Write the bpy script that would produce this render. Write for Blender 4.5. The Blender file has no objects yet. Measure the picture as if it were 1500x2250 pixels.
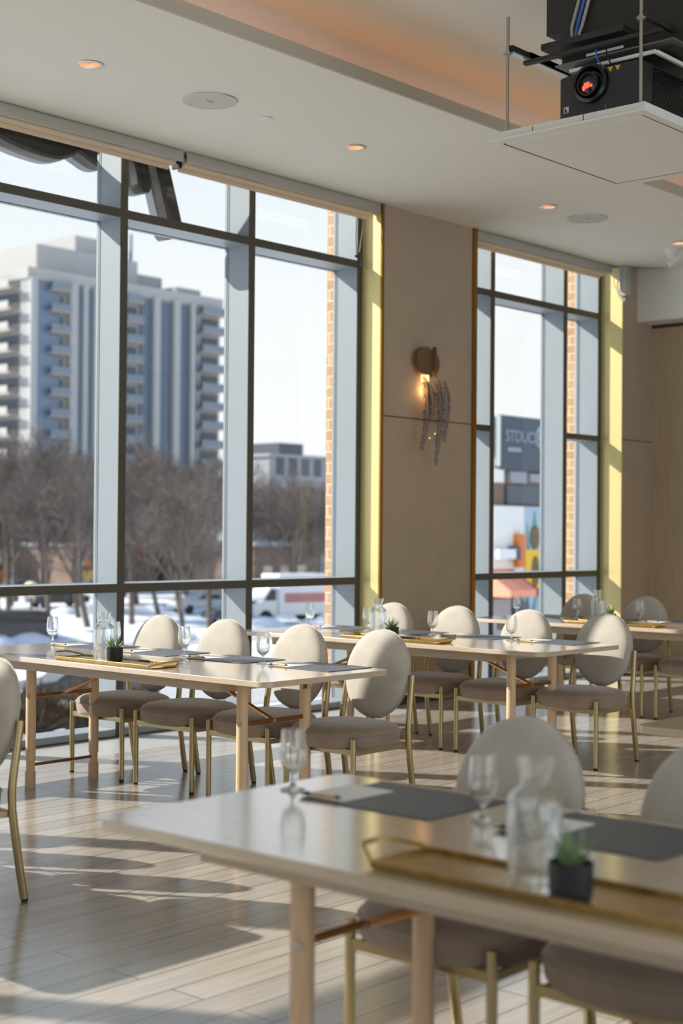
import bpy, bmesh, math, random
from mathutils import Vector, Matrix
random.seed(7)
S = bpy.context.scene
COL = S.collection
PI = math.pi

# ------------------------------------------------------------------ camera
CAM_Z = 1.45
cam_d = bpy.data.cameras.new('camera')
cam = bpy.data.objects.new('camera', cam_d); COL.objects.link(cam)
yaw, pit, rol, FPX = 0.72616, 0.01259, 0.00814, 3200.0
fw = Vector((math.cos(yaw)*math.cos(pit), math.sin(yaw)*math.cos(pit), math.sin(pit)))
rt = Vector((math.sin(yaw), -math.cos(yaw), 0)); up = rt.cross(fw)
c_, s_ = math.cos(rol), math.sin(rol)
rt2 = rt*c_ + up*s_; up2 = up*c_ - rt*s_
M = Matrix.Identity(4)
for i in range(3):
    M[i][0] = rt2[i]; M[i][1] = up2[i]; M[i][2] = -fw[i]
M[2][3] = CAM_Z
cam.matrix_world = M
cam_d.sensor_fit = 'HORIZONTAL'; cam_d.sensor_width = 24.0; cam_d.lens = 24.0*FPX/1500.0
cam_d.clip_start = 0.05; cam_d.clip_end = 800
cam_d.dof.use_dof = True; cam_d.dof.focus_distance = 7.3; cam_d.dof.aperture_fstop = 2.2
S.camera = cam

# ------------------------------------------------------------------ colour management, world, sun
S.view_settings.view_transform = 'Standard'; S.view_settings.look = 'None'
S.view_settings.gamma = 1.0; S.view_settings.use_curve_mapping = False
S.view_settings.exposure = 0.06
cy = S.cycles
cy.use_denoising = True
cy.max_bounces = 20; cy.diffuse_bounces = 5; cy.glossy_bounces = 5; cy.transmission_bounces = 20
cy.transparent_max_bounces = 16; cy.caustics_reflective = False; cy.caustics_refractive = False
cy.sample_clamp_indirect = 6.0

SUN_E = 8.0
W = bpy.data.worlds.new('sky'); S.world = W; W.use_nodes = True
nt = W.node_tree; nt.nodes.clear()
tc = nt.nodes.new('ShaderNodeTexCoord'); sx = nt.nodes.new('ShaderNodeSeparateXYZ')
rp = nt.nodes.new('ShaderNodeValToRGB'); bg = nt.nodes.new('ShaderNodeBackground'); wo = nt.nodes.new('ShaderNodeOutputWorld')
nt.links.new(tc.outputs['Generated'], sx.inputs[0]); nt.links.new(sx.outputs['Z'], rp.inputs[0])
els = rp.color_ramp.elements
els[0].position = 0.0; els[0].color = (1.0, 1.0, 1.0, 1)
els[1].position = 1.0; els[1].color = (0.22, 0.40, 0.75, 1)
for p_, c in ((0.07, (1.0, 1.0, 1.0, 1)), (0.15, (0.97, 0.985, 1.0, 1)), (0.26, (0.84, 0.92, 0.98, 1)), (0.42, (0.54, 0.72, 0.93, 1)), (0.65, (0.36, 0.55, 0.85, 1))):
    e = els.new(p_); e.color = c
nt.links.new(rp.outputs[0], bg.inputs[0]); bg.inputs[1].default_value = 1.0
nt.links.new(bg.outputs[0], wo.inputs[0])

def sun_light():
    l = bpy.data.lights.new('sun', 'SUN'); l.energy = SUN_E; l.color = (1.0, 0.925, 0.83); l.angle = math.radians(0.6)
    o = bpy.data.objects.new('sun', l); COL.objects.link(o)
    d = Vector((0.485, -0.8875, -0.63))
    o.rotation_euler = d.to_track_quat('-Z', 'Y').to_euler(); o.location = (-5, 20, 14)
sun_light()
def area(name, loc, size, direction, e, col=(1, 1, 1)):
    l = bpy.data.lights.new(name, 'AREA'); l.shape = 'RECTANGLE'; l.size, l.size_y = size; l.energy = e; l.color = col
    o = bpy.data.objects.new(name, l); COL.objects.link(o); o.location = loc
    o.rotation_euler = Vector(direction).to_track_quat('-Z', 'Z').to_euler()
    return o
# added fill lamps outside made-up openings behind the camera, brightening the room
area('added_fill_back', (4.0, -6.32, 1.2), (16.5, 6.8), (0, 1, 0), 640, (0.96, 0.97, 1.0))
area('added_fill_left', (-6.32, 1.0, 1.2), (10.5, 6.8), (1, 0, 0), 150, (0.90, 0.95, 1.0))

# ------------------------------------------------------------------ materials
def srgb(r, g, b):
    f = lambda v: ((v/255+0.055)/1.055)**2.4 if v/255 > 0.04045 else v/255/12.92
    return (f(r), f(g), f(b), 1)
MATS = {}
def pm(name, col, rough=0.6, metal=0.0, noise=0.0, nscale=20, bump=0.0, bscale=200, stretch=(1, 1, 1), spec=0.5, emis=None, es=0.0, sheen=0.0, coat=0.0, col2=None, alpha=1.0):
    m = bpy.data.materials.new(name); m.use_nodes = True
    n = m.node_tree; b = n.nodes['Principled BSDF']
    col = tuple(col[:3]) + (1,)
    b.inputs['Base Color'].default_value = col; b.inputs['Roughness'].default_value = rough
    b.inputs['Metallic'].default_value = metal; b.inputs['Specular IOR Level'].default_value = spec
    if sheen: b.inputs['Sheen Weight'].default_value = sheen; b.inputs['Sheen Roughness'].default_value = 0.4
    if coat: b.inputs['Coat Weight'].default_value = coat; b.inputs['Coat Roughness'].default_value = 0.12
    if emis is not None:
        b.inputs['Emission Color'].default_value = tuple(emis[:3]) + (1,); b.inputs['Emission Strength'].default_value = es
    if noise or bump:
        t = n.nodes.new('ShaderNodeTexCoord'); mp = n.nodes.new('ShaderNodeMapping'); mp.inputs['Scale'].default_value = stretch
        n.links.new(t.outputs['Object'], mp.inputs[0])
        if noise:
            x = n.nodes.new('ShaderNodeTexNoise'); x.inputs['Scale'].default_value = nscale; x.inputs['Detail'].default_value = 5
            n.links.new(mp.outputs[0], x.inputs['Vector'])
            mr = n.nodes.new('ShaderNodeMapRange'); mr.inputs[1].default_value = 0.3; mr.inputs[2].default_value = 0.7
            n.links.new(x.outputs['Fac'], mr.inputs[0])
            mx = n.nodes.new('ShaderNodeMix'); mx.data_type = 'RGBA'
            c2 = col2 if col2 else tuple(min(1, v*(1-noise)) for v in col[:3]) + (1,)
            c1 = col if col2 else tuple(min(1, v*(1+noise*0.5)) for v in col[:3]) + (1,)
            mx.inputs[6].default_value = tuple(c1[:3]) + (1,); mx.inputs[7].default_value = tuple(c2[:3]) + (1,)
            n.links.new(mr.outputs[0], mx.inputs[0]); n.links.new(mx.outputs[2], b.inputs['Base Color'])
        if bump:
            y = n.nodes.new('ShaderNodeTexNoise'); y.inputs['Scale'].default_value = bscale; y.inputs['Detail'].default_value = 3
            n.links.new(mp.outputs[0], y.inputs['Vector'])
            bp = n.nodes.new('ShaderNodeBump'); bp.inputs['Strength'].default_value = bump; bp.inputs['Distance'].default_value = 0.003
            n.links.new(y.outputs['Fac'], bp.inputs['Height']); n.links.new(bp.outputs[0], b.inputs['Normal'])
    MATS[name] = m
    return m

def brickmat(name, c1, c2, mortar, bw, rh, ms, axes='XZ', offset=0.5, rough=0.7, noise=0.15, gstretch=(1.2, 26, 1), bump=0.0, coat=0.0, spec=0.5):
    m = bpy.data.materials.new(name); m.use_nodes = True
    n = m.node_tree; b = n.nodes['Principled BSDF']; b.inputs['Roughness'].default_value = rough
    b.inputs['Specular IOR Level'].default_value = spec
    if coat: b.inputs['Coat Weight'].default_value = coat; b.inputs['Coat Roughness'].default_value = 0.2
    t = n.nodes.new('ShaderNodeTexCoord'); sp = n.nodes.new('ShaderNodeSeparateXYZ'); cb = n.nodes.new('ShaderNodeCombineXYZ')
    n.links.new(t.outputs['Object'], sp.inputs[0])
    n.links.new(sp.outputs[axes[0]], cb.inputs[0]); n.links.new(sp.outputs[axes[1]], cb.inputs[1])
    br = n.nodes.new('ShaderNodeTexBrick'); br.offset = offset; br.squash = 1
    br.inputs['Scale'].default_value = 1; br.inputs['Brick Width'].default_value = bw; br.inputs['Row Height'].default_value = rh
    br.inputs['Mortar Size'].default_value = ms; br.inputs['Mortar Smooth'].default_value = 0.2; br.inputs['Bias'].default_value = 0
    br.inputs['Color1'].default_value = c1; br.inputs['Color2'].default_value = c2; br.inputs['Mortar'].default_value = mortar
    n.links.new(cb.outputs[0], br.inputs['Vector'])
    mp = n.nodes.new('ShaderNodeMapping'); mp.inputs['Scale'].default_value = gstretch
    n.links.new(cb.outputs[0], mp.inputs[0])
    x = n.nodes.new('ShaderNodeTexNoise'); x.inputs['Scale'].default_value = 2.2; x.inputs['Detail'].default_value = 6; x.inputs['Distortion'].default_value = 0.6
    n.links.new(mp.outputs[0], x.inputs['Vector'])
    mr = n.nodes.new('ShaderNodeMapRange'); mr.inputs[1].default_value = 0.25; mr.inputs[2].default_value = 0.75
    mr.inputs[3].default_value = 1-noise; mr.inputs[4].default_value = 1+noise*0.6
    n.links.new(x.outputs['Fac'], mr.inputs[0])
    mx = n.nodes.new('ShaderNodeMix'); mx.data_type = 'RGBA'; mx.blend_type = 'MULTIPLY'; mx.inputs[0].default_value = 1
    n.links.new(br.outputs['Color'], mx.inputs[6]); n.links.new(mr.outputs[0], mx.inputs[7])
    n.links.new(mx.outputs[2], b.inputs['Base Color'])
    if bump:
        bp = n.nodes.new('ShaderNodeBump'); bp.inputs['Strength'].default_value = bump; bp.inputs['Distance'].default_value = 0.002; bp.invert = True
        n.links.new(br.outputs['Fac'], bp.inputs['Height']); n.links.new(bp.outputs[0], b.inputs['Normal'])
    MATS[name] = m
    return m

def glassmat(name, tint=(1, 1, 1), ior=1.45, rough=0.0, thin=False):
    m = bpy.data.materials.new(name); m.use_nodes = True
    n = m.node_tree; n.nodes.clear(); o = n.nodes.new('ShaderNodeOutputMaterial')
    if thin:
        tr = n.nodes.new('ShaderNodeBsdfTransparent'); tr.inputs[0].default_value = tuple(tint) + (1,)
        gl = n.nodes.new('ShaderNodeBsdfGlossy'); gl.inputs['Roughness'].default_value = rough
        lw = n.nodes.new('ShaderNodeLayerWeight'); lw.inputs[0].default_value = 0.5
        pw = n.nodes.new('ShaderNodeMath'); pw.operation = 'POWER'; pw.inputs[1].default_value = 5
        n.links.new(lw.outputs['Facing'], pw.inputs[0])
        fr = n.nodes.new('ShaderNodeMath'); fr.operation = 'MULTIPLY_ADD'; fr.inputs[1].default_value = 0.9; fr.inputs[2].default_value = ior
        n.links.new(pw.outputs[0], fr.inputs[0])
        mx = n.nodes.new('ShaderNodeMixShader')
        n.links.new(fr.outputs[0], mx.inputs[0]); n.links.new(tr.outputs[0], mx.inputs[1]); n.links.new(gl.outputs[0], mx.inputs[2])
        n.links.new(mx.outputs[0], o.inputs[0])
    else:
        g = n.nodes.new('ShaderNodeBsdfGlass'); g.inputs['IOR'].default_value = ior; g.inputs['Roughness'].default_value = rough
        g.inputs['Color'].default_value = tuple(tint) + (1,)
        tr = n.nodes.new('ShaderNodeBsdfTransparent'); mx = n.nodes.new('ShaderNodeMixShader'); mx.inputs[0].default_value = 0.15
        n.links.new(g.outputs[0], mx.inputs[1]); n.links.new(tr.outputs[0], mx.inputs[2]); n.links.new(mx.outputs[0], o.inputs[0])
    MATS[name] = m
    return m

brickmat('oak_floor', srgb(172, 164, 153), srgb(157, 149, 140), srgb(84, 74, 64), 1.9, 0.15, 0.0035, 'XY', 0.37, rough=0.20, noise=0.22, gstretch=(0.8, 16, 1), bump=0.25, spec=0.6, coat=0.35)
brickmat('stone_tile', srgb(168, 168, 162), srgb(160, 160, 155), srgb(190, 190, 184), 0.9, 0.6, 0.004, 'XY', 0.0, rough=0.35, noise=0.06, gstretch=(3, 3, 1))
brickmat('tan_brick', srgb(196, 160, 120), srgb(182, 144, 104), srgb(205, 190, 165), 0.26, 0.092, 0.008, 'YZ', 0.5, rough=0.85, noise=0.12, gstretch=(6, 6, 1))
brickmat('tan_brick_front', srgb(203, 160, 112), srgb(186, 138, 92), srgb(205, 190, 165), 0.26, 0.092, 0.008, 'XZ', 0.5, rough=0.85, noise=0.12, gstretch=(6, 6, 1))
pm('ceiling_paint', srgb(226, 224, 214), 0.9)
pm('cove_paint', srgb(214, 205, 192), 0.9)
pm('cove_lip_shade', srgb(186, 178, 162), 0.9)  # cove paint darkened, the lip's shade put into the colour
pm('taupe_wall', srgb(172, 156, 136), 0.75, noise=0.05, nscale=4)
brickmat('veneer_wall', srgb(186, 168, 142), srgb(178, 160, 134), srgb(120, 98, 72), 1.2, 5.0, 0.006, 'YZ', 0.0, rough=0.6, noise=0.12, gstretch=(22, 0.8, 1))
brickmat('wood_wainscot', srgb(170, 142, 112), srgb(160, 134, 104), srgb(110, 88, 66), 0.4, 5.0, 0.003, 'XZ', 0.0, rough=0.5, noise=0.14, gstretch=(22, 0.8, 1))
pm('dark_gap', srgb(70, 58, 44), 0.8)
pm('window_metal', srgb(146, 156, 162), 0.42, 0.15, spec=0.4)
pm('dark_face', srgb(78, 74, 64), 0.5)  # darker brown than the frame metal, for the added inner plates
pm('gasket', srgb(40, 44, 44), 0.6)
pm('brass_panel', srgb(232, 216, 152), 0.42, 0.35, noise=0.06, nscale=6, stretch=(30, 30, 0.4))
pm('brass_trim', srgb(150, 108, 40), 0.35, 0.8)
pm('brass_tube', srgb(176, 158, 116), 0.36, 0.75, noise=0.08, nscale=12, stretch=(1, 1, 0.3))
pm('copper_rod', srgb(164, 116, 68), 0.28, 0.85)
pm('rubber', srgb(30, 30, 28), 0.7)
pm('velvet', srgb(187, 181, 170), 0.85, noise=0.10, nscale=9, bump=0.35, bscale=420, sheen=0.5, spec=0.2)
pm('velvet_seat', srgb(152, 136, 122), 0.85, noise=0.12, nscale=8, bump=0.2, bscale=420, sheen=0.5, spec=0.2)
pm('ash_top', srgb(206, 188, 164), 0.17, noise=0.10, nscale=5, stretch=(14, 0.9, 14), coat=1.0, spec=0.5)
pm('ash_wood', srgb(214, 188, 156), 0.5, noise=0.16, nscale=6, stretch=(14, 0.9, 14))
pm('ash_apron', srgb(196, 180, 158), 0.55, noise=0.16, nscale=6, stretch=(14, 0.9, 14))
pm('ash_leg', srgb(214, 184, 148), 0.5, noise=0.12, nscale=7, stretch=(14, 14, 0.9))
pm('leather_mat', srgb(76, 82, 92), 0.42, bump=0.25, bscale=600)
pm('paper', srgb(238, 238, 236), 0.8)
pm('bamboo', srgb(222, 186, 128), 0.5)
pm('black_plastic', srgb(26, 27, 29), 0.35)
pm('gold_tray', srgb(184, 154, 94), 0.28, 0.85, noise=0.25, nscale=40, bump=0.3, bscale=60)
pm('matte_black_pot', srgb(34, 34, 36), 0.55)
pm('soil', srgb(50, 40, 30), 0.9)
pm('succulent_leaf', srgb(52, 92, 50), 0.5, noise=0.5, nscale=60, col2=srgb(150, 176, 130), stretch=(1, 1, 6))
glassmat('drinking_glass', (0.99, 1.0, 1.0), 1.45)
glassmat('water', (0.97, 0.99, 1.0), 1.33)
glassmat('window_glass', (0.985, 0.995, 0.995), 0.02, 0.0, thin=True)
pm('white_paint', srgb(226, 226, 220), 0.6)
pm('shade_fabric', srgb(222, 202, 176), 0.8)
pm('aluminium', srgb(190, 190, 186), 0.35, 0.7)
pm('light_reflector', srgb(244, 214, 186), 0.15, 0.85)
pm('lamp_glow', (1, 0.75, 0.45), emis=(1.0, 0.86, 0.68), es=6.0)
pm('cove_led', (1, 0.5, 0.2), emis=(1.0, 0.45, 0.17), es=3.6)
pm('speaker_grille', srgb(196, 197, 190), 0.8, noise=0.06, nscale=300)
pm('projector_black', srgb(36, 37, 41), 0.38, spec=0.5)
pm('projector_dark', srgb(10, 10, 11), 0.25)
pm('lift_black', srgb(44, 42, 38), 0.6)
pm('red_glow', (1, 0.1, 0.05), emis=(1.0, 0.06, 0.03), es=2.2)
pm('steel_rod', srgb(176, 172, 160), 0.35, 0.8)
pm('grey_plate', srgb(116, 116, 110), 0.5, 0.3)
pm('label_silver', srgb(200, 204, 206), 0.4)
pm('warning_yellow', srgb(212, 178, 30), 0.5)
pm('cable_blue', srgb(40, 110, 190), 0.5)
pm('cable_grey', srgb(176, 172, 160), 0.6)
pm('sconce_metal', srgb(126, 104, 80), 0.42, 0.6)
pm('sconce_leaf', srgb(96, 86, 88), 0.6, 0.2)
pm('sconce_warm', (1, 0.6, 0.25), emis=(1.0, 0.58, 0.22), es=2.0)
pm('sign_metal', srgb(52, 50, 44), 0.6, 0.2, noise=0.5, nscale=14)
pm('sign_return', srgb(112, 120, 124), 0.5, 0.3)
pm('snow', srgb(232, 236, 242), 0.9, noise=0.10, nscale=0.12)
pm('asphalt', srgb(176, 176, 178), 0.9, noise=0.12, nscale=0.4, stretch=(0.3, 2, 1))
pm('bark', srgb(104, 94, 84), 0.95, noise=0.2, nscale=3)
pm('twig', srgb(112, 102, 96), 0.95, noise=0.2, nscale=3)
pm('hedge', srgb(98, 82, 60), 0.95, noise=0.5, nscale=3)
pm('tower_wall', srgb(164, 164, 162), 0.9, noise=0.06, nscale=0.6)
pm('tower_pier', srgb(178, 176, 172), 0.9)
pm('tower_glass', srgb(112, 130, 150), 0.3, 0.1)
pm('tower_glass_dark', srgb(92, 106, 122), 0.3, 0.1)
pm('tower_slab', srgb(168, 156, 146), 0.9)
pm('tower_rail', srgb(124, 134, 144), 0.5)
pm('far_grey', srgb(158, 160, 164), 0.9)
pm('far_brown', srgb(132, 112, 98), 0.9, noise=0.3, nscale=0.7)
pm('far_cream', srgb(204, 190, 168), 0.9)
pm('far_red', srgb(140, 84, 76), 0.9)
pm('far_pink', srgb(200, 140, 132), 0.9)
pm('far_orange', srgb(226, 134, 70), 0.9)
pm('far_green', srgb(92, 140, 92), 0.9)
pm('far_teal', srgb(96, 150, 156), 0.9)
pm('far_yellow', srgb(230, 190, 96), 0.9)
pm('far_window', srgb(74, 82, 92), 0.4)
pm('billboard_slate', srgb(78, 86, 96), 0.7)
pm('billboard_text', srgb(150, 162, 172), 0.8)
pm('corner_brick', srgb(140, 116, 104), 0.9, noise=0.25, nscale=0.8)
pm('mural_white', srgb(240, 238, 230), 0.9)
pm('mural_blue', srgb(176, 196, 206), 0.9)
pm('mural_yellow', srgb(246, 200, 60), 0.9)
pm('mural_fruit', srgb(120, 104, 66), 0.9, noise=0.3, nscale=5)
pm('mural_leaf', srgb(104, 146, 144), 0.9)
pm('awning_orange', srgb(250, 160, 128), 0.8)
pm('awning_red', srgb(180, 66, 58), 0.8)
pm('car_white', srgb(236, 236, 236), 0.3)
pm('car_dark', srgb(48, 54, 64), 0.3, coat=0.5)
pm('car_blue', srgb(84, 104, 134), 0.3, coat=0.5)
pm('car_silver', srgb(170, 176, 184), 0.3, 0.3)
pm('car_glass', srgb(40, 46, 54), 0.15)
pm('tyre', srgb(30, 30, 32), 0.8)
pm('lantern', srgb(236, 214, 160), 0.6)
pm('lamp_post', srgb(70, 70, 72), 0.6)
mt = MATS

# ------------------------------------------------------------------ mesh helpers
class MB:
    def __init__(s): s.v = []; s.f = []; s.sm = []
    def add(s, vs, fs, smooth=False):
        o = len(s.v); s.v += [tuple(v) for v in vs]
        for f in fs: s.f.append(tuple(i+o for i in f)); s.sm.append(smooth)
        return s
    def box(s, x0, x1, y0, y1, z0, z1):
        vs = [(x, y, z) for x in (x0, x1) for y in (y0, y1) for z in (z0, z1)]
        return s.add(vs, [(0, 1, 3, 2), (4, 6, 7, 5), (0, 4, 5, 1), (2, 3, 7, 6), (0, 2, 6, 4), (1, 5, 7, 3)])
    def tube(s, pts, r, n=12, caps=True, smooth=True, flat=1.0):
        pts = [Vector(p) for p in pts]; k = len(pts)
        rs = r if isinstance(r, (list, tuple)) else [r]*k
        vs = []; fs = []; ref = None
        for i, p in enumerate(pts):
            d = (pts[min(i+1, k-1)]-pts[max(i-1, 0)]).normalized()
            if ref is None:
                ref = Vector((0, 0, 1)) if abs(d.z) < 0.9 else Vector((1, 0, 0))
            a = d.cross(ref).normalized(); b = a.cross(d).normalized(); ref = b
            for j in range(n):
                t = 2*PI*j/n
                vs.append(p + a*(rs[i]*math.cos(t)) + b*(rs[i]*flat*math.sin(t)))
        for i in range(k-1):
            for j in range(n):
                fs.append((i*n+j, i*n+(j+1) % n, (i+1)*n+(j+1) % n, (i+1)*n+j))
        s.add(vs, fs, smooth)
        if caps:
            o = len(s.v)-len(vs)
            s.f.append(tuple(o+j for j in reversed(range(n)))); s.sm.append(False)
            s.f.append(tuple(o+(k-1)*n+j for j in range(n))); s.sm.append(False)
        return s
    def lathe(s, prof, n=32, center=(0, 0, 0), smooth=True, close=False):
        cx, cyy, cz = center; vs = []; fs = []; k = len(prof)
        for r, z in prof:
            for j in range(n):
                t = 2*PI*j/n; vs.append((cx+r*math.cos(t), cyy+r*math.sin(t), cz+z))
        rng = range(k) if close else range(k-1)
        for i in rng:
            i2 = (i+1) % k
            for j in range(n): fs.append((i*n+j, i*n+(j+1) % n, i2*n+(j+1) % n, i2*n+j))
        return s.add(vs, fs, smooth)
    def prism(s, pts, h0, h1, axis='z', smooth=False):
        k = len(pts)
        def P(a, b, h): return {'z': (a, b, h), 'y': (a, h, b), 'x': (h, a, b)}[axis]
        vs = [P(a, b, h0) for a, b in pts]+[P(a, b, h1) for a, b in pts]
        fs = [tuple(reversed(range(k))), tuple(range(k, 2*k))]
        s.add(vs, fs); o = len(s.v)-2*k
        for i in range(k):
            s.f.append((o+i, o+(i+1) % k, o+k+(i+1) % k, o+k+i)); s.sm.append(smooth)
        return s
    def build(s, name, mat, parent=None, bevel=0.0, loc=None, subsurf=0):
        me = bpy.data.meshes.new(name); me.from_pydata(s.v, [], s.f); me.update()
        for p, q in zip(me.polygons, s.sm): p.use_smooth = q
        bm = bmesh.new(); bm.from_mesh(me)
        if len(s.v) < 20000: bmesh.ops.remove_doubles(bm, verts=bm.verts, dist=1e-6)
        bmesh.ops.recalc_face_normals(bm, faces=bm.faces); bm.to_mesh(me); bm.free()
        me.set_sharp_from_angle(angle=math.radians(42))
        me.materials.append(mt[mat] if isinstance(mat, str) else mat)
        o = bpy.data.objects.new(name, me); COL.objects.link(o)
        if parent: o.parent = parent
        if loc: o.location = loc
        if bevel:
            b = o.modifiers.new('bevel', 'BEVEL'); b.width = bevel; b.segments = 3; b.limit_method = 'ANGLE'; b.angle_limit = math.radians(50)
        if subsurf:
            b = o.modifiers.new('sub', 'SUBSURF'); b.levels = subsurf; b.render_levels = subsurf
        return o

def tag(o, label=None, cat=None, group=None, kind=None):
    if label: o['label'] = label
    if cat: o['category'] = cat
    if group: o['group'] = group
    if kind: o['kind'] = kind
    return o
def empty(name, loc=(0, 0, 0), rz=0, label=None, cat=None, group=None, kind=None):
    o = bpy.data.objects.new(name, None); COL.objects.link(o); o.location = loc; o.rotation_euler = (0, 0, rz)
    o.empty_display_size = 0.1
    return tag(o, label, cat, group, kind)
def struct(name, mb, mat, parent=None, **k):
    o = mb.build(name, mat, parent, **k)
    if not parent: o['kind'] = 'structure'
    return o
def dup(root, loc, rz=None, label=None, group=None, scale=None):
    def cp(o, par):
        c = o.copy(); COL.objects.link(c)
        if par: c.parent = par
        for ch in o.children: cp(ch, c)
        return c
    r = cp(root, None); r.location = loc
    if rz is not None: r.rotation_euler = (0, 0, rz)
    if label: r['label'] = label
    if group: r['group'] = group
    if scale: r.scale = scale
    return r
def rrect(x0, x1, y0, y1, r, n=6):
    out = []
    for cx, cyy, a0 in ((x1-r, y1-r, 0), (x0+r, y1-r, PI/2), (x0+r, y0+r, PI), (x1-r, y0+r, 1.5*PI)):
        for i in range(n+1):
            a = a0+PI/2*i/n; out.append((cx+r*math.cos(a), cyy+r*math.sin(a)))
    return out

# ------------------------------------------------------------------ room shell
YW, YF, YG = 7.685, 7.90, 8.14           # wall face, frame inner face, glass
ZC = 4.135
X1 = 13.53
struct('floor', MB().box(-6, X1+0.4, -6, 7.32, -0.12, 0), 'oak_floor')
struct('trim_1', MB().box(-6, X1+0.4, 7.32, 8.2, -0.12, 0.0), 'stone_tile')
struct('wall_end', MB().box(X1, X1+0.3, -6, 8.2, 0, 5.2), 'veneer_wall')
struct('trim_2', MB().box(X1-0.012, X1, -6, YW, 3.585, 3.62), 'dark_gap')
# end bulkhead above the panelled wall
struct('trim_3', MB().box(13.22, X1, -6, YW, 3.62, 4.9), 'white_paint')
# beige pier between the two windows, and the short return past the second window
def pier(name, x0, x1, joint=True):
    struct(name, MB().box(x0, x1, YW, 8.2, 0.62, 4.9), 'taupe_wall')
pier('wall_window_pier', 9.145, 10.41)
struct('wall_window_return', MB().box(12.885, X1, YW, 8.2, 0.62, 4.9), 'taupe_wall')
struct('wall_window_pier_wainscot', MB().box(9.145, 10.41, YW, 8.2, 0, 0.62), 'wood_wainscot')
struct('wall_window_return_wainscot', MB().box(12.885, X1, YW, 8.2, 0, 0.62), 'wood_wainscot')
struct('baseboard_window_pier', MB().box(9.13, 10.43, YW-0.012, YW, 0.0, 0.10), 'dark_gap')
struct('baseboard_window_return', MB().box(12.885, X1, YW-0.012, YW, 0.0, 0.10), 'dark_gap')
struct('trim_4', MB().box(9.145, 10.39, YW-0.002, YW+0.004, 2.391, 2.400), 'dark_gap')
struct('trim_5', MB().box(12.885, X1, YW-0.002, YW+0.004, 2.391, 2.400), 'dark_gap')
struct('wall_left', MB().box(-6.3, -6, -6, 8.2, 0, 0.45).box(-6.3, -6, -6, 8.2, 3.8, 4.9).box(-6.3, -6, -6, -3.5, 0.45, 3.8).box(-6.3, -6, 5.5, 8.2, 0.45, 3.8), 'taupe_wall')  # opening added on the unseen side for the fill lamp
struct('wall_back', MB().box(-6, X1, -6.3, -6, 0, 0.45).box(-6, X1, -6.3, -6, 3.8, 4.9).box(-6, -3.2, -6.3, -6, 0.45, 3.8).box(11.2, X1, -6.3, -6, 0.45, 3.8), 'taupe_wall')  # opening made up to pass the back fill
struct('wall_window_left', MB().box(-6, -2.3, YW, 8.5, 0, 4.9), 'taupe_wall')
struct('wall_window_head', MB().box(-2.3, 9.145, 7.90, 8.2, 4.36, 4.9).box(10.41, 12.885, 7.90, 8.2, 4.36, 4.9), 'taupe_wall')
# brass reveals
struct('trim_6', MB().box(9.13, 9.145, YW-0.004, YF+0.3, 0.06, ZC), 'brass_panel')
struct('trim_7', MB().box(12.87, 12.885, YW-0.03, YF+0.3, 0.06, ZC), 'brass_panel')
struct('trim_8', MB().box(10.37, 10.425, YW-0.018, YW+0.25, 0.0, ZC), 'brass_trim')
struct('trim_9', MB().box(9.118, 9.146, YW-0.012, YW+0.006, 0.0, ZC), 'brass_trim')

# lower ceiling: flat slab with a rounded far corner, ending in the lit cove
def ceiling():
    pts = [(-6, 5.68), (-6, 8.5), (-2.2, 8.5), (12.2, 8.5), (12.2, 7.69), (12.6, 7.68), (12.75, 7.645), (12.88, 7.58), (13.02, 7.46), (13.12, 7.36), (13.22, 7.25), (13.22, 5.68)]
    # slab stops at the wall plane so that the windows run up to it
    pts = [(-6, 5.68), (-6, 7.80), (12.45, 7.80), (12.45, 7.69), (12.6, 7.68), (12.75, 7.645), (12.88, 7.58), (13.02, 7.46), (13.12, 7.36), (13.22, 7.25), (13.22, 5.68)]
    mb = MB().prism(pts, ZC, ZC+0.06)
    holes = [(5.295, 6.676), (7.65, 6.694), (10.064, 6.692), (12.10, 6.60), (2.9, 6.68), (0.5, 6.68)]
    return mb, holes
cb, holes = ceiling()
ceil = struct('ceiling', cb, 'ceiling_paint')
# cut round openings for the downlights with a boolean, applied straight away
cm = MB()
for hx, hy in holes:
    n = 32
    cm.prism([(hx+0.066*math.cos(2*PI*j/n), hy+0.066*math.sin(2*PI*j/n)) for j in range(n)], ZC-0.05, ZC+0.1)
co = cm.build('cutter', 'ceiling_paint')
bo = ceil.modifiers.new('b', 'BOOLEAN'); bo.operation = 'DIFFERENCE'; bo.object = co; bo.solver = 'EXACT'
dg = bpy.context.evaluated_depsgraph_get(); dg.update()
me = bpy.data.meshes.new_from_object(ceil.evaluated_get(dg)); ceil.modifiers.clear(); ceil.data = me; me.shade_flat()
bpy.data.objects.remove(co)
struct('trim_10', MB().box(-6, 13.22, 5.67, 5.69, ZC-0.001, 4.214), 'cove_lip_shade')        # cove lip
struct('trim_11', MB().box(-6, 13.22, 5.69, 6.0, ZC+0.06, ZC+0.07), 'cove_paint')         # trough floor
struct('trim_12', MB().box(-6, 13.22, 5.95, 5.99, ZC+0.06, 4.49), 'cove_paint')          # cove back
struct('ceiling_raised', MB().box(-6, 13.3, -6, 5.99, 4.486, 4.55), 'ceiling_paint')
struct('ceiling_cap', MB().box(-6.3, X1+0.3, -6.3, 8.5, 4.9, 5.0), 'ceiling_paint')
led = MB().box(-5.9, 13.15, 5.80, 5.825, ZC+0.07, ZC+0.08).build('cove_light_strip', 'cove_led')
tag(led, 'warm orange light strip hidden in the long ceiling cove', 'light strip')
# closes the far side of the raised ceiling, off to the right of the view
struct('trim_13', MB().box(-6, 13.3, -6, -2.2, ZC, ZC+0.06), 'ceiling_paint')

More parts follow.
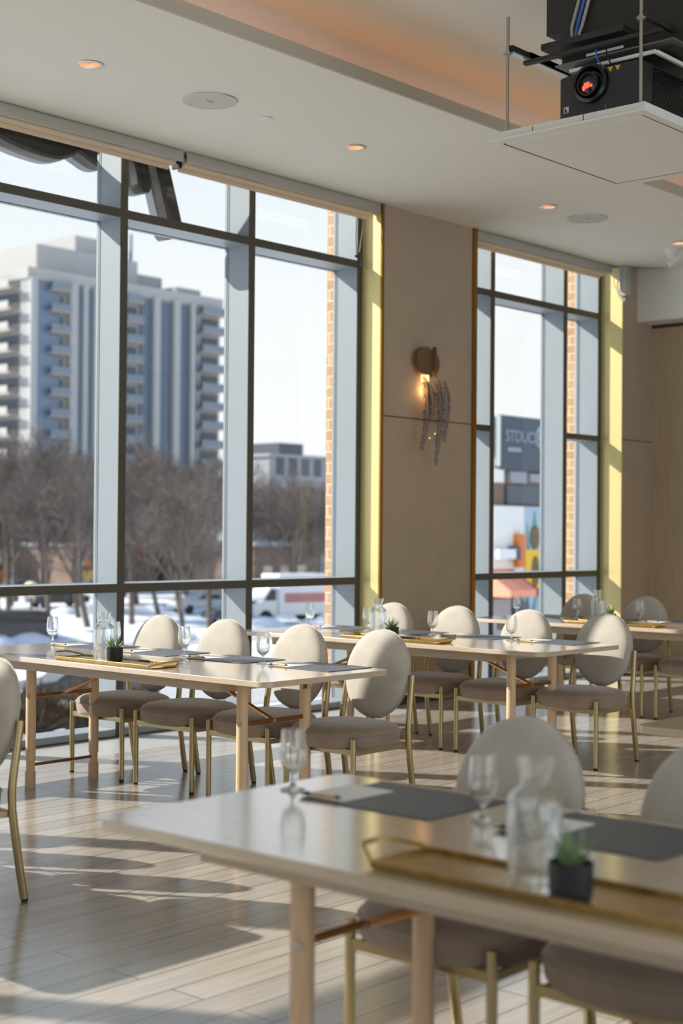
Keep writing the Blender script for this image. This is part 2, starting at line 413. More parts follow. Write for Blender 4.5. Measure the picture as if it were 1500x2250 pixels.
# ------------------------------------------------------------------ windows
def window(name, xs, x_end, trans, side_trans=()):
    w = empty(name, (0, 0, 0), kind='structure')
    for x in xs:
        m = MB().box(x-0.032, x+0.032, YF, YG-0.02, 0.05, 4.36); m.build('mullion', 'window_metal', w, bevel=0.002)
        MB().box(x-0.0325, x+0.0325, YF-0.003, YF+0.003, 0.0, 4.36).build('face_plate', 'dark_face', w)
        g = MB().box(x-0.035, x+0.035, YG-0.02, YG-0.010, 0.05, 4.36).box(x-0.022, x+0.022, YG+0.012, YG+0.035, 0.05, 4.36)
        g.build('gasket', 'window_metal', w)
    x0, x1 = xs[0], xs[-1]
    for a, b in zip(xs[:-1], xs[1:]):
        for z0, z1 in trans:
            MB().box(a+0.032, b-0.032, YF+0.002, YG-0.02, z0, z1).build('transom', 'window_metal', w, bevel=0.002)
            MB().box(a+0.0325, b-0.0325, YF-0.002, YF+0.003, z0, z1).build('face_plate', 'dark_face', w)
            MB().box(a+0.028, b-0.028, YG+0.012, YG+0.05, z0, z1).build('transom_cap', 'window_metal', w)
        MB().box(a+0.032, b-0.032, YF-0.0, YG-0.02, 0.0, 0.055).build('sill', 'window_metal', w, bevel=0.002)
        MB().box(a+0.032, b-0.032, YF+0.0, YG-0.02, 4.30, 4.36).build('head', 'window_metal', w)
        MB().box(a+0.025, b-0.025, YG-0.003, YG+0.003, 0.05, 4.36).build('pane', 'window_glass', w)
    MB().box(x0-0.03, x1+0.03, YF-0.004, YF, 0.0, 0.008).build('floor_joint', 'gasket', w)
    for a, b, z0, z1 in side_trans:
        MB().box(a, b, YF+0.002, YG-0.02, z0, z1).build('transom', 'window_metal', w, bevel=0.002)
        MB().box(a, b, YF-0.002, YF+0.003, z0, z1).build('face_plate', 'dark_face', w)
    return w
TR = [(1.005, 1.065), (3.622, 3.684)]
xs1 = [9.10-1.259*k for k in range(9, -1, -1)]
window('window_1', xs1, 9.13, TR)
window('window_2', [10.44, 10.98, 12.205, 12.845], 12.87, TR, [(10.472, 10.948, 2.372, 2.430), (12.237, 12.813, 2.376, 2.434)])
# exterior brick returns beyond the glass
for nm, x in (('trim_14', 9.19), ('trim_15', 12.93)):
    struct(nm, MB().box(x, x+0.9, 8.235, 8.345, -4.5, 9), 'tan_brick')
    struct(nm.replace('14', '16').replace('15', '17'), MB().box(x-0.03, x, 8.2, 8.235, -4.5, 9), 'aluminium')
struct('wall_exterior_below', MB().box(-8, 14, 8.2, 8.34, -4.5, -0.02), 'tan_brick_front')
struct('wall_exterior_above', MB().box(-8, 14, 8.2, 8.40, 4.7, 9), 'tan_brick_front')

# unseen windows added behind the camera for the fill lamps (same metal, panes)
def added_window(name, along, fixed, a0, a1):
    w = empty(name, kind='structure')
    n = int(round((a1-a0)/1.4)); st = (a1-a0)/n
    for i in range(n+1):
        a = a0+i*st
        b = (a-0.03, a+0.03, fixed-0.1, fixed+0.1) if along == 'x' else (fixed-0.1, fixed+0.1, a-0.03, a+0.03)
        MB().box(*b, 0.45, 3.8).build('mullion', 'window_metal', w)
    b = (a0, a1, fixed-0.003, fixed+0.003) if along == 'x' else (fixed-0.003, fixed+0.003, a0, a1)
    MB().box(*b, 0.45, 3.8).build('pane', 'window_glass', w)
added_window('added_window_3', 'x', -6.12, -3.2, 11.2)
added_window('added_window_4', 'y', -6.12, -3.5, 5.5)

# ------------------------------------------------------------------ roller shades
def shade(x0, x1, label, zf=4.052, tilt=0):
    t = empty('roller_shade', ((x0+x1)/2, 7.80, ZC), label=label, cat='roller shade', group=None)
    h = (x1-x0)/2
    MB().box(-h, h, -0.115, -0.105, -0.083, -0.004).box(-h, h, -0.105, 0.06, -0.014, -0.004).build('fascia', 'aluminium', t, bevel=0.002)
    MB().tube([(-h+0.02, -0.02, -0.055), (h-0.02, -0.02, -0.055)], 0.045, 20).build('fabric_roll', 'shade_fabric', t)
    MB().box(-h+0.02, h-0.04, -0.005, 0.012, -0.125, -0.09).build('bottom_bar', 'shade_fabric', t, bevel=0.003)
    return t
def shade_1b(x0, x1, label):
    t = shade(x0, x1, label)
    # end bracket and looped cord
    h = (x1-x0)/2
    MB().box(-h-0.018, -h+0.004, -0.05, 0.03, -0.11, -0.005).build('bracket', 'black_plastic', t)
    return t
shade(-2.25, 6.94, 'white roller shade box above the leftmost panes, left of the dark bracket')
s2 = shade_1b(6.975, 9.11, 'white roller shade box above the right panes of the big window')
pts = [(0.92, 0.02, -0.1), (0.915, 0.02, -0.3), (0.925, 0.02, -0.42), (0.95, 0.02, -0.5), (0.975, 0.02, -0.51), (0.985, 0.02, -0.44), (0.96, 0.02, -0.40), (1.0, 0.02, -0.2), (1.01, 0.02, -0.08)]
MB().tube(pts, 0.004, 6).build('pull_cord', 'black_plastic', s2)
MB().lathe([(0.0, -0.012), (0.022, -0.008), (0.022, 0.008), (0, 0.012)], 12, (0.925, 0.015, -0.44)).build('cord_knot', 'black_plastic', s2)
shade(10.44, 12.72, 'white roller shade box above the narrow far window')
g = empty('cable_channel', (12.83, 7.60, 3.83), label='white vertical cable channel hanging in the corner past the far window', cat='cable channel')
MB().box(-0.05, 0.05, -0.035, 0.035, 0.0, 0.30).build('channel', 'aluminium', g, bevel=0.004)
MB().tube([(-0.06, 0.03, 0.2), (-0.10, 0.03, 0.1), (-0.08, 0.02, 0.02), (-0.03, 0.0, -0.05), (0.0, 0, -0.01)], 0.006, 8).tube([(-0.14, 0.05, 0.25), (-0.13, 0.05, 0.12), (-0.06, 0.02, -0.03), (0.02, 0, -0.05)], 0.004, 6).build('cable', 'white_paint', g)

# ------------------------------------------------------------------ ceiling fixtures
def downlight(x, y, label):
    t = empty('recessed_downlight', (x, y, ZC), label=label, cat='ceiling light', group='recessed downlights in the lower ceiling')
    MB().lathe([(0.060, -0.001), (0.062, -0.008), (0.078, -0.006), (0.082, 0.0)], 40).build('trim_ring', 'aluminium', t)
    MB().lathe([(0.060, -0.002), (0.058, 0.05), (0.045, 0.085), (0.03, 0.10)], 40).build('reflector', 'light_reflector', t)
    MB().lathe([(0.0, 0.095), (0.03, 0.098)], 24).build('lamp', 'lamp_glow', t)
    l = bpy.data.lights.new('downlight', 'SPOT'); l.energy = 10; l.color = (1, 0.86, 0.68); l.spot_size = 1.5; l.spot_blend = 0.6; l.shadow_soft_size = 0.03
    o = bpy.data.objects.new('downlight_lamp', l); COL.objects.link(o); o.parent = t; o.location = (0, 0, 0.07)
    return t
downlight(5.295, 6.676, 'copper-lined recessed ceiling light nearest the top left corner')
downlight(7.65, 6.694, 'copper-lined recessed ceiling light just right of the small cover disc')
downlight(10.064, 6.692, 'copper-lined recessed ceiling light beside the farther round speaker')
downlight(12.10, 6.60, 'farthest copper-lined recessed ceiling light, beside the white swivel sensor')
def ceiling_speaker(x, y, r, label):
    t = empty('ceiling_speaker', (x, y, ZC), label=label, cat='ceiling speaker', group='flush round ceiling speakers')
    MB().lathe([(0, -0.007), (r-0.006, -0.007)], 48).build('grille', 'speaker_grille', t)
    MB().lathe([(r-0.006, -0.008), (r, -0.008), (r+0.003, 0.0)], 48).build('rim', 'aluminium', t)
    MB().box(-0.03, 0.03, -0.004, 0.004, -0.0085, -0.007).build('badge', 'grey_plate', t)
ceiling_speaker(6.23, 6.662, 0.172, 'large round grey ceiling speaker nearer the top left corner')
ceiling_speaker(10.66, 6.685, 0.172, 'round ceiling speaker farther off below the projector platform')
for x, y, r, lb in ((6.733, 6.669, 0.046, 'small white sprinkler cover disc right of the nearer round speaker'), (11.69, 6.637, 0.05, 'small white sprinkler cover disc at far right of the ceiling')):
    o = MB().lathe([(0, -0.010), (r-0.004, -0.010), (r, -0.007), (r, 0.0)], 32).build('sprinkler_cover', 'white_paint', loc=(x, y, ZC)); tag(o, lb, 'sprinkler cover')
t = empty('swivel_sensor', (12.345, 6.817, ZC), label='white swivel-mounted ceiling sensor hanging below its round base', cat='sensor')
MB().lathe([(0, -0.03), (0.05, -0.03), (0.062, -0.012), (0.064, 0)], 28).build('base', 'white_paint', t)
MB().tube([(0, 0, -0.02), (0.0, -0.01, -0.075), (0.02, -0.02, -0.095)], [0.045, 0.032, 0.022], 16).build('neck', 'white_paint', t)
MB().tube([(0.05, -0.05, -0.07), (-0.02, 0.02, -0.15)], [0.034, 0.03], 18).build('head', 'white_paint', t)
MB().lathe([(0, -0.004), (0.02, 0)], 16, (-0.022, 0.022, -0.152)).build('lens', 'black_plastic', t)

# ------------------------------------------------------------------ projector assembly
t = empty('projector_platform', (6.225, 4.516, 3.5), label='white square projector platform hung from the ceiling on threaded rods', cat='projector platform')
LX, LY = 1.29, 0.93
MB().box(0, LX, -LY, 0, 0, 0.012).build('flange', 'ceiling_paint', t, bevel=0.002)
MB().box(0.055, LX-0.055, -LY+0.03, -0.028, 0.012, 0.062).build('tray', 'white_paint', t, bevel=0.002)
MB().box(0.077, LX-0.09, -LY+0.055, -0.057, -0.003, 0.0).build('access_panel', 'ceiling_paint', t)
MB().box(0.070, LX-0.083, -0.060, -0.050, -0.0035, 0.001).box(LX-0.09, LX-0.082, -LY+0.05, -0.052, -0.0035, 0.001).box(0.070, LX-0.083, -LY+0.05, -LY+0.055, -0.001, 0.001).build('panel_gap', 'dark_gap', t)
MB().box(0.0535, 0.0552, -0.245, -0.242, 0.02, 0.055).build('seam', 'dark_gap', t)
MB().box(0.0535, 0.0552, -0.552, -0.548, 0.015, 0.062).build('seam', 'dark_gap', t)
for x, y, z0, z1 in ((0.075, -0.068, 0.03, 0.67), (0.075, -0.866, 0.03, 0.98), (1.2, -0.068, 0.03, 0.98), (1.2, -0.866, 0.03, 0.98)):
    MB().tube([(x, y, z0), (x+0.002, y, z1)], 0.0085, 12).build('threaded_rod', 'steel_rod', t)
    MB().lathe([(0, -0.012), (0.018, -0.012), (0.018, -0.006), (0.026, -0.006), (0.026, 0.0), (0.014, 0.0), (0.014, 0.012), (0, 0.012)], 10, (x, y, 0.475 if y > -0.5 else 0.485)).build('nut', 'steel_rod', t)

pr_ = empty('projector', (6.42, 3.97, 3.585), label='black ceiling projector with round glowing red lens', cat='projector')
# body: local x goes back from the lens face, y across
def pbody():
    hw, H = 0.25, 0.245
    prof = [(-0.0, 0.0)]
    mb = MB()
    # rounded-front plan outline
    pl = [(0.035, hw), (0.012, hw-0.06), (0.0, hw-0.13), (0.0, -hw+0.015), (0.012, -hw), (0.55, -hw), (0.57, -hw+0.02), (0.57, hw-0.02), (0.55, hw)]
    mb.prism(pl, 0.012, H)
    mb.prism([(0.05, hw-0.01), (0.03, -hw+0.03), (0.54, -hw+0.02), (0.54, hw-0.02)], 0.0, 0.012)
    return mb
pbody().build('body', 'projector_black', pr_, bevel=0.010)
def ring_x(mb, cy0, cz0, prof, n=40):
    vs = []; fs = []; k = len(prof)
    for r, x in prof:
        for j in range(n):
            a = 2*PI*j/n; vs.append((x, cy0+r*math.cos(a), cz0+r*math.sin(a)))
    for i in range(k-1):
        for j in range(n): fs.append((i*n+j, i*n+(j+1) % n, (i+1)*n+(j+1) % n, (i+1)*n+j))
    mb.add(vs, fs, True)
    return mb
LYc, LZc = 0.035, 0.172
ring_x(MB(), LYc, LZc, [(0.103, 0.02), (0.100, -0.022), (0.082, -0.028), (0.078, -0.012), (0.062, 0.0)]).build('lens_ring', 'projector_dark', pr_)
ring_x(MB(), LYc+0.01, LZc-0.005, [(0.064, 0.0), (0.062, -0.03), (0.052, -0.03), (0.048, -0.01), (0.0, -0.006)]).build('lens_barrel', 'black_plastic', pr_)
ring_x(MB(), LYc+0.01, LZc-0.005, [(0.048, -0.016), (0.03, -0.024), (0.0, -0.027)]).build('lens', 'car_glass', pr_)
gm = MB()
for dy, dz, r in ((0.02, -0.012, 0.012), (0.0, -0.004, 0.013), (-0.022, -0.004, 0.009), (0.01, 0.004, 0.012), (0.022, -0.022, 0.006), (-0.006, 0.01, 0.008)):
    ring_x(gm, LYc+0.01+dy, LZc-0.012+dz, [(0.0, -0.031), (r*0.7, -0.030), (r, -0.027)], 12)
gm.build('lens_glow', 'red_glow', pr_)
MB().box(0.006, 0.0122, hw_ := 0.178, 0.208, 0.05, 0.082).build('badge', 'label_silver', pr_)
MB().prism([(0.20, 0.052), (0.20, 0.08), (0.186, 0.052)], 0.003, 0.005, 'x').build('badge_mark', 'projector_dark', pr_)
sl = MB()
for i in range(24): sl.box(0.12, 0.50, -0.2545, -0.250, 0.035+i*0.0083, 0.0392+i*0.0083)
sl.build('vent_slats', 'projector_dark', pr_)
for dy in (-0.075, -0.118):
    MB().prism([(dy-0.016, 0.236), (dy+0.016, 0.236), (dy, 0.210)], -0.0015, 0.0005, 'x').build('warning_label', 'warning_yellow', pr_)
MB().box(-0.002, 0.001, -0.05, -0.045, 0.02, 0.05).build('status_light', 'far_green', pr_)

lf = empty('projector_lift', (6.45, 3.97, 3.84), label='black steel projector lift mount with bars and base plate above the projector', cat='mount')
MB().box(0.16, 0.85, -0.58, 0.44, 0.30, 0.75).box(0.16, 0.85, -0.58, 0.34, 0.10, 0.30).build('housing', 'lift_black', lf)
MB().box(0.03, 0.70, -0.40, 0.30, 0.070, 0.078).build('base_plate', 'grey_plate', lf)
MB().box(0.10, 0.60, -0.36, 0.22, 0.055, 0.070).build('adapter_plate', 'lift_black', lf)
MB().box(-0.02, 0.015, -0.35, 0.47, 0.106, 0.128).build('cross_bar', 'lift_black', lf, bevel=0.003)
MB().box(0.0, 0.20, -0.13, 0.37, 0.165, 0.20).build('channel_bar', 'lift_black', lf, bevel=0.003)
MB().box(0.03, 0.62, 0.455, 0.480, 0.14, 0.185).box(-0.14, 0.62, 0.455, 0.48, 0.15, 0.18).build('side_bar', 'lift_black', lf)
MB().box(-0.14, 0.62, 0.44, 0.48, 0.135, 0.142).build('side_rail', 'aluminium', lf)
MB().box(-0.15, 1.2, -0.335, -0.310, 0.15, 0.18).build('side_bar', 'lift_black', lf)
for a in ((0.01, 0.03, -0.31, 0.20, 0.015, 0.035), (0.03, 0.36, -0.315, -0.29, 0.015, 0.035)):
    MB().box(*a).build('light_bar', 'white_paint', lf, bevel=0.006)
MB().box(0.02, 0.022, -0.12, 0.10, 0.082, 0.096).build('label', 'label_silver', lf)
MB().box(0.20, 0.42, -0.42, -0.40, 0.06, 0.075).build('label', 'label_silver', lf)
MB().tube([(-0.0, 0.03, 0.10), (-0.02, 0.01, 0.04), (-0.03, -0.03, -0.01)], 0.004, 8).build('data_cable', 'cable_blue', lf)
MB().tube([(-0.0, -0.03, 0.10), (-0.02, -0.05, 0.04), (-0.03, -0.08, -0.01)], 0.004, 8).build('power_cable', 'black_plastic', lf)
for nm, off, m_ in (('data_cable', 0.0, 'cable_blue'), ('cable_sleeve', 0.035, 'cable_grey'), ('cable_sleeve', -0.03, 'cable_grey')):
    MB().tube([(0.14, 0.205+off*0.5, 0.205), (0.125, 0.235+off*0.6, 0.24), (0.13, 0.225+off, 0.30), (0.14, 0.185+off, 0.45), (0.145, 0.15+off, 0.64)], 0.009, 8).build(nm, m_, lf)

# ------------------------------------------------------------------ wall sconce
sc = empty('wall_sconce', (9.68, YW, 2.86), label='bronze wall lamp with hanging metal fern leaves glowing warm', cat='wall lamp')
def ring_y(mb, cx, cz, prof, n=36):
    vs = []; fs = []
    for r, y in prof:
        for j in range(n):
            a = 2*PI*j/n; vs.append((cx+r*math.cos(a), y, cz+r*math.sin(a)))
    for i in range(len(prof)-1):
        for j in range(n): fs.append((i*n+j, i*n+(j+1) % n, (i+1)*n+(j+1) % n, (i+1)*n+j))
    mb.add(vs, fs, True)
    return mb
ring_y(MB(), 0.09, 0.02, [(0.0, 0.0), (0.115, 0.0), (0.115, -0.02), (0.0, -0.02)]).build('back_plate', 'sconce_metal', sc)
ring_y(MB(), -0.055, 0.025, [(0.0, -0.05), (0.118, -0.05), (0.118, -0.075), (0.0, -0.075)]).build('front_disc', 'sconce_metal', sc)
MB().box(-0.08, 0.08, -0.05, -0.01, -0.02, 0.04).build('arm', 'sconce_metal', sc)
MB().box(0.045, 0.062, -0.10, -0.065, -0.11, 0.15).build('fin', 'sconce_metal', sc, bevel=0.002)
MB().lathe([(0.02, -0.09), (0.02, -0.15), (0.0, -0.15)], 16, (-0.03, -0.03, 0)).build('lamp_tube', 'sconce_warm', sc)
MB().lathe([(0.014, -0.09), (0.014, -0.14), (0.0, -0.14)], 16, (0.01, -0.04, 0)).build('lamp', 'sconce_warm', sc)
def frond(x, y, z0, L, spread, m, seed, nm='leaf_spray'):
    rnd = random.Random(seed); mb = MB()
    pts = []
    for i in range(13):
        f = i/12; pts.append((x+0.02*math.sin(f*3+seed), y-0.03*math.sin(f*PI), z0-L*f))
    mb.tube(pts, 0.0035, 5)
    n = int(L/0.019)
    for i in range(n):
        f = (i+1)/n; z = z0-L*f; k = math.sin(min(1, f*1.6+0.15)*PI*0.62)*spread*(1.15-f*0.75)
        px = x+0.02*math.sin(f*3+seed); py = y-0.03*math.sin(f*PI)
        for sgn in (-1, 1):
            for th in (0.5,):
                a = th+rnd.uniform(-0.3, 0.3); dx = sgn*k*math.cos(a); dy = -abs(k*math.sin(a))*0.7; dz = -k*0.55+rnd.uniform(-0.008, 0.004)
                w_ = 0.006
                mb.add([(px, py, z), (px+dx*0.5, py+dy*0.5, z+dz*0.3+w_), (px+dx, py+dy, z+dz), (px+dx*0.5, py+dy*0.5, z+dz*0.5-w_), (px+dx*0.5, py+dy*0.5-0.002, z+dz*0.4)], [(0, 1, 4), (1, 2, 4), (2, 3, 4), (3, 0, 4), (0, 3, 2, 1)])
    mb.build(nm, m, sc)
frond(-0.12, -0.09, -0.10, 0.62, 0.085, 'sconce_leaf', 1)
frond(0.04, -0.12, -0.12, 0.72, 0.075, 'sconce_leaf', 2)
frond(0.19, -0.08, -0.12, 0.52, 0.08, 'sconce_leaf', 3)
frond(-0.03, -0.10, -0.16, 0.30, 0.08, 'sconce_leaf', 4)
frond(0.12, -0.05, -0.14, 0.34, 0.08, 'sconce_leaf', 5)
MB().lathe([(0.0, -0.006), (0.006, 0), (0.0, 0.006)], 8, (0.06, -0.03, -0.62)).lathe([(0.0, -0.007), (0.007, 0), (0.0, 0.007)], 8, (0.12, -0.04, -0.58)).build('bulb', 'sconce_warm', sc)
pl_ = bpy.data.lights.new('sconce', 'POINT'); pl_.energy = 1.0; pl_.color = (1, 0.55, 0.22); pl_.shadow_soft_size = 0.03
po = bpy.data.objects.new('sconce_lamp', pl_); COL.objects.link(po); po.parent = sc; po.location = (0.0, -0.05, -0.22)

# ------------------------------------------------------------------ chair (faces -X, origin on floor under the seat)
def superell(rx, ry, n, e):
    out = []
    for j in range(n):
        a = 2*PI*j/n; c, s = math.cos(a), math.sin(a)
        out.append((rx*math.copysign(abs(c)**(2/e), c), ry*math.copysign(abs(s)**(2/e), s)))
    return out
def make_chair():
    t = empty('dining_chair')
    # seat cushion
    base = superell(0.255, 0.268, 48, 2.5); vs = []; fs = []
    prof = [(0.0, 0.356), (0.88, 0.357), (0.955, 0.364), (0.985, 0.378), (0.998, 0.40), (1.0, 0.425), (0.99, 0.437), (0.955, 0.449), (0.88, 0.460), (0.72, 0.469), (0.45, 0.475), (0.0, 0.477)]
    for k, z in prof:
        for (x, y) in base: vs.append((x*max(k, 0.001)-0.035, y*max(k, 0.001), z))
    n = 48
    for i in range(len(prof)-1):
        for j in range(n): fs.append((i*n+j, i*n+(j+1) % n, (i+1)*n+(j+1) % n, (i+1)*n+j))
    seat = MB().add(vs, fs, True).build('seat', 'velvet_seat', t)
    ring = [(x*1.003-0.035, y*1.003, 0.428) for x, y in base]
    MB().tube(ring+[ring[0], ring[1]], 0.0045, 6, caps=False).build('piping', 'velvet_seat', seat)
    # backrest: oval cushion leaning back
    def bp(u, v, w):      # u across, v up, w thickness (towards +x)
        a = math.radians(11); cx, cz = 0.208, 0.700
        return (cx+w*math.cos(a)+v*math.sin(a), u, cz+v*math.cos(a)-w*math.sin(a))
    vs = []; fs = []; n = 56
    prof = [(0.0, -0.042), (0.45, -0.040), (0.70, -0.036), (0.86, -0.029), (0.95, -0.018), (0.99, -0.006), (1.0, 0.004), (1.0, 0.022), (0.98, 0.030), (0.85, 0.034), (0.0, 0.036)]
    for k, w in prof:
        for j in range(n):
            a = 2*PI*j/n; rz = 0.232; ry = 0.206
            vs.append(bp(ry*max(k, .001)*math.cos(a), rz*max(k, .001)*math.sin(a), w))
    for i in range(len(prof)-1):
        for j in range(n): fs.append((i*n+j, i*n+(j+1) % n, (i+1)*n+(j+1) % n, (i+1)*n+j))
    back = MB().add(vs, fs, True).build('backrest', 'velvet', t)
    ring = [bp(0.207*math.cos(2*PI*j/40), 0.233*math.sin(2*PI*j/40), 0.022) for j in range(42)]
    MB().tube(ring, 0.004, 6, caps=False).build('piping', 'velvet', back)
    # legs
    for s in (-1, 1):
        y = 0.228*s
        l = MB().tube([(-0.235, y, 0.012), (-0.235, y, 0.418)], 0.0145, 14).build('leg', 'brass_tube', t)
        MB().tube([(-0.235, y, 0), (-0.235, y, 0.014)], 0.0135, 12).build('glide', 'rubber', l)
        pts = [(0.255, y, 0.012), (0.235, y, 0.12), (0.212, y, 0.26), (0.198, y, 0.36), (0.195, y, 0.43), (0.202, y, 0.50), (0.214, y*0.985, 0.57), (0.236, y*0.955, 0.70)]
        l = MB().tube(pts, 0.0165, 14, flat=1.0).build('leg', 'brass_tube', t)
        MB().tube([(0.257, y, 0), (0.255, y, 0.014)], 0.0138, 12).build('glide', 'rubber', l)
        MB().box(-0.225, 0.205, y-0.007-0.012*s, y+0.007-0.012*s, 0.333, 0.356).build('side_rail', 'brass_tube', t)
    MB().box(-0.243, -0.228, -0.222, 0.222, 0.338, 0.366).build('front_rail', 'brass_tube', t)
    MB().box(0.175, 0.188, -0.222, 0.222, 0.338, 0.362).build('rear_rail', 'brass_tube', t)
    return t

# ------------------------------------------------------------------ table: local origin at near-left corner foot; x 0..0.91, y 0..2.54
TL, TW = 2.54, 0.905
def make_table():
    t = empty('dining_table')
    MB().prism(rrect(0, TW, 0, TL, 0.055), 0.722, 0.75).build('tabletop', 'ash_top', t, bevel=0.003)
    a = MB()
    a.box(0.13, 0.155, 0.44, 2.30, 0.660, 0.722).box(0.75, 0.775, 0.44, 2.30, 0.660, 0.722).box(0.155, 0.75, 0.44, 0.465, 0.660, 0.722).box(0.155, 0.75, 2.275, 2.30, 0.660, 0.722)
    a.build('apron', 'ash_apron', t, bevel=0.002)
    for k, yy in enumerate((0.34, 2.02)):
        for xx in (0.19, 0.635):
            if k == 0: lg = MB().lathe([(0, 0), (0.028, 0), (0.0285, 0.008), (0.0285, 0.72), (0, 0.72)], 24, (xx, yy, 0))
            else: lg = MB().lathe([(0, 0), (0.029, 0), (0.030, 0.006), (0.030, 0.088), (0.0245, 0.090), (0.0245, 0.148), (0.0285, 0.150), (0.0285, 0.72), (0, 0.72)], 24, (xx, yy, 0))
            lo = lg.build('leg', 'ash_leg', t)
        MB().tube([(0.19, yy, 0.51), (0.635, yy, 0.51)], 0.0115, 14).build('cross_bar', 'copper_rod', t)
        dy = 0.52 if k == 0 else -0.52
        MB().tube([(0.41, yy+0.01*(1 if k == 0 else -1), 0.512), (0.41, yy+dy, 0.70)], 0.010, 12).build('diagonal_brace', 'copper_rod', t)
        MB().tube([(0.19-0.031, yy-0.012, 0.51), (0.19-0.026, yy-0.010, 0.51)], 0.011, 14).build('bolt', 'steel_rod', t)
        MB().tube([(0.40, yy-0.0155, 0.511), (0.40, yy-0.010, 0.511)], 0.010, 12).build('bolt', 'steel_rod', t)
        if k == 1:
            MB().tube([(0.19, yy, 0.125), (0.635, yy, 0.125)], 0.009, 14).build('stretcher', 'copper_rod', t)
    MB().box(0.29, 0.315, 0.03, 0.033, 0.700, 0.722).box(0.29, 0.297, 0.03, 0.033, 0.694, 0.722).box(0.308, 0.315, 0.03, 0.033, 0.694, 0.722).build('latch', 'copper_rod', t)
    return t

# ------------------------------------------------------------------ table settings
def make_glass():
    t = empty('water_goblet')
    outer = [(0.0, 0.0), (0.034, 0.0), (0.0345, 0.0025), (0.022, 0.006), (0.009, 0.012), (0.0055, 0.020), (0.0048, 0.030), (0.0065, 0.042), (0.015, 0.048), (0.026, 0.058), (0.0335, 0.075), (0.0355, 0.095), (0.0345, 0.120), (0.0315, 0.150), (0.0300, 0.163)]
    inner = [(0.0288, 0.163), (0.0303, 0.150), (0.0333, 0.120), (0.0342, 0.095), (0.0322, 0.076), (0.0247, 0.060), (0.012, 0.0515), (0.0, 0.050)]
    MB().lathe(outer+inner, 40).build('glass', 'drinking_glass', t)
    return t
def make_carafe():
    t = empty('glass_carafe')
    outer = [(0.0, 0.0), (0.050, 0.0), (0.053, 0.004), (0.0535, 0.02), (0.0535, 0.165), (0.051, 0.178), (0.040, 0.190), (0.0295, 0.200), (0.0275, 0.207), (0.031, 0.222), (0.0385, 0.250)]
    inner = [(0.0370, 0.250), (0.0295, 0.223), (0.0260, 0.207), (0.0280, 0.199), (0.0385, 0.188), (0.049, 0.176), (0.0510, 0.165), (0.0510, 0.024), (0.049, 0.016), (0.0, 0.014)]
    MB().lathe(outer+inner, 48).build('bottle', 'drinking_glass', t)
    MB().lathe([(0.0, 0.0145), (0.0485, 0.0165), (0.0505, 0.0245), (0.0505, 0.165), (0.0, 0.165)], 48).build('water', 'water', t)
    return t
def make_plant():
    t = empty('potted_succulent')
    MB().lathe([(0, 0), (0.034, 0), (0.039, 0.004), (0.042, 0.016), (0.043, 0.072), (0.0405, 0.072), (0.040, 0.060), (0, 0.060)], 36).build('pot', 'matte_black_pot', t)
    MB().lathe([(0.0, 0.0625), (0.0402, 0.0605)], 24).build('soil', 'soil', t)
    rnd = random.Random(5)
    for i in range(15):
        a = i*2.399; ring_ = i/15; el = math.radians(78-46*ring_+rnd.uniform(-6, 6)); L = 0.070-0.010*ring_+rnd.uniform(-0.008, 0.012)
        mb = MB(); pts = []; rs = []
        for k in range(7):
            f = k/6; r = 0.006+L*f*math.cos(el-0.25*(1-f)); z = 0.062+L*f*math.sin(el+0.1*f)
            pts.append((r*math.cos(a), r*math.sin(a), z)); rs.append(max(0.0006, 0.0085*(1-f)**0.75*(0.8+0.5*f)))
        mb.tube(pts, rs, 8, flat=0.55)
        mb.build('leaf', 'succulent_leaf', t)
    return t
TRL = 0.90
def make_tray():
    t = empty('serving_tray')      # long axis y, origin mid bottom
    w, L = 0.095, TRL/2
    mb = MB()
    mb.prism(rrect(-w, w, -L+0.07, L-0.07, 0.01, 3), 0.0, 0.008)
    for s in (-1, 1):
        mb.box(s*w-0.004, s*w+0.004, -L+0.07, L-0.07, 0.004, 0.018)
    mb.build('tray', 'gold_tray', t, bevel=0.0015)
    for s in (-1, 1):
        h = MB(); y0 = s*(L-0.075); y1 = s*L
        h.tube([(-w, y0, 0.012), (-w*0.93, y0+s*0.012, 0.018), (-w*0.55, y1-s*0.012, 0.030), (-w*0.35, y1, 0.034), (w*0.35, y1, 0.034), (w*0.55, y1-s*0.012, 0.030), (w*0.93, y0+s*0.012, 0.018), (w, y0, 0.012)], 0.0065, 8, flat=0.8)
        h.prism([(-w, y0), (w, y0), (w*0.72, y0+s*0.022), (-w*0.72, y0+s*0.022)], 0.004, 0.012)
        h.build('handle', 'gold_tray', t)
    return t
def make_mat():
    t = MB().prism(rrect(0, 0.335, 0, 0.425, 0.006, 3), 0, 0.0028).build('placemat', 'leather_mat', bevel=0.0008)
    return t
def make_pad():
    mb = MB()
    for i in range(4): mb.box(0.0006*i, 0.205-0.0004*i, 0.0005*i, 0.148-0.0005*i, 0.0006*i, 0.0006*i+0.0005)
    return mb.build('notepad', 'paper')
def make_pen():
    t = empty('ballpoint_pen')
    MB().tube([(0, -0.052, 0.0048), (0, 0.030, 0.0048)], 0.0045, 10).build('barrel', 'bamboo', t)
    MB().tube([(0, -0.070, 0.0048), (0, -0.060, 0.0048), (0, -0.052, 0.0048)], [0.001, 0.0035, 0.0045], 10).build('tip', 'black_plastic', t)
    MB().tube([(0, 0.030, 0.0048), (0, 0.046, 0.0048)], 0.0046, 10).build('collar', 'black_plastic', t)
    MB().tube([(0, 0.046, 0.0048), (0, 0.066, 0.0048)], 0.004, 10).build('cap', 'steel_rod', t)
    return t

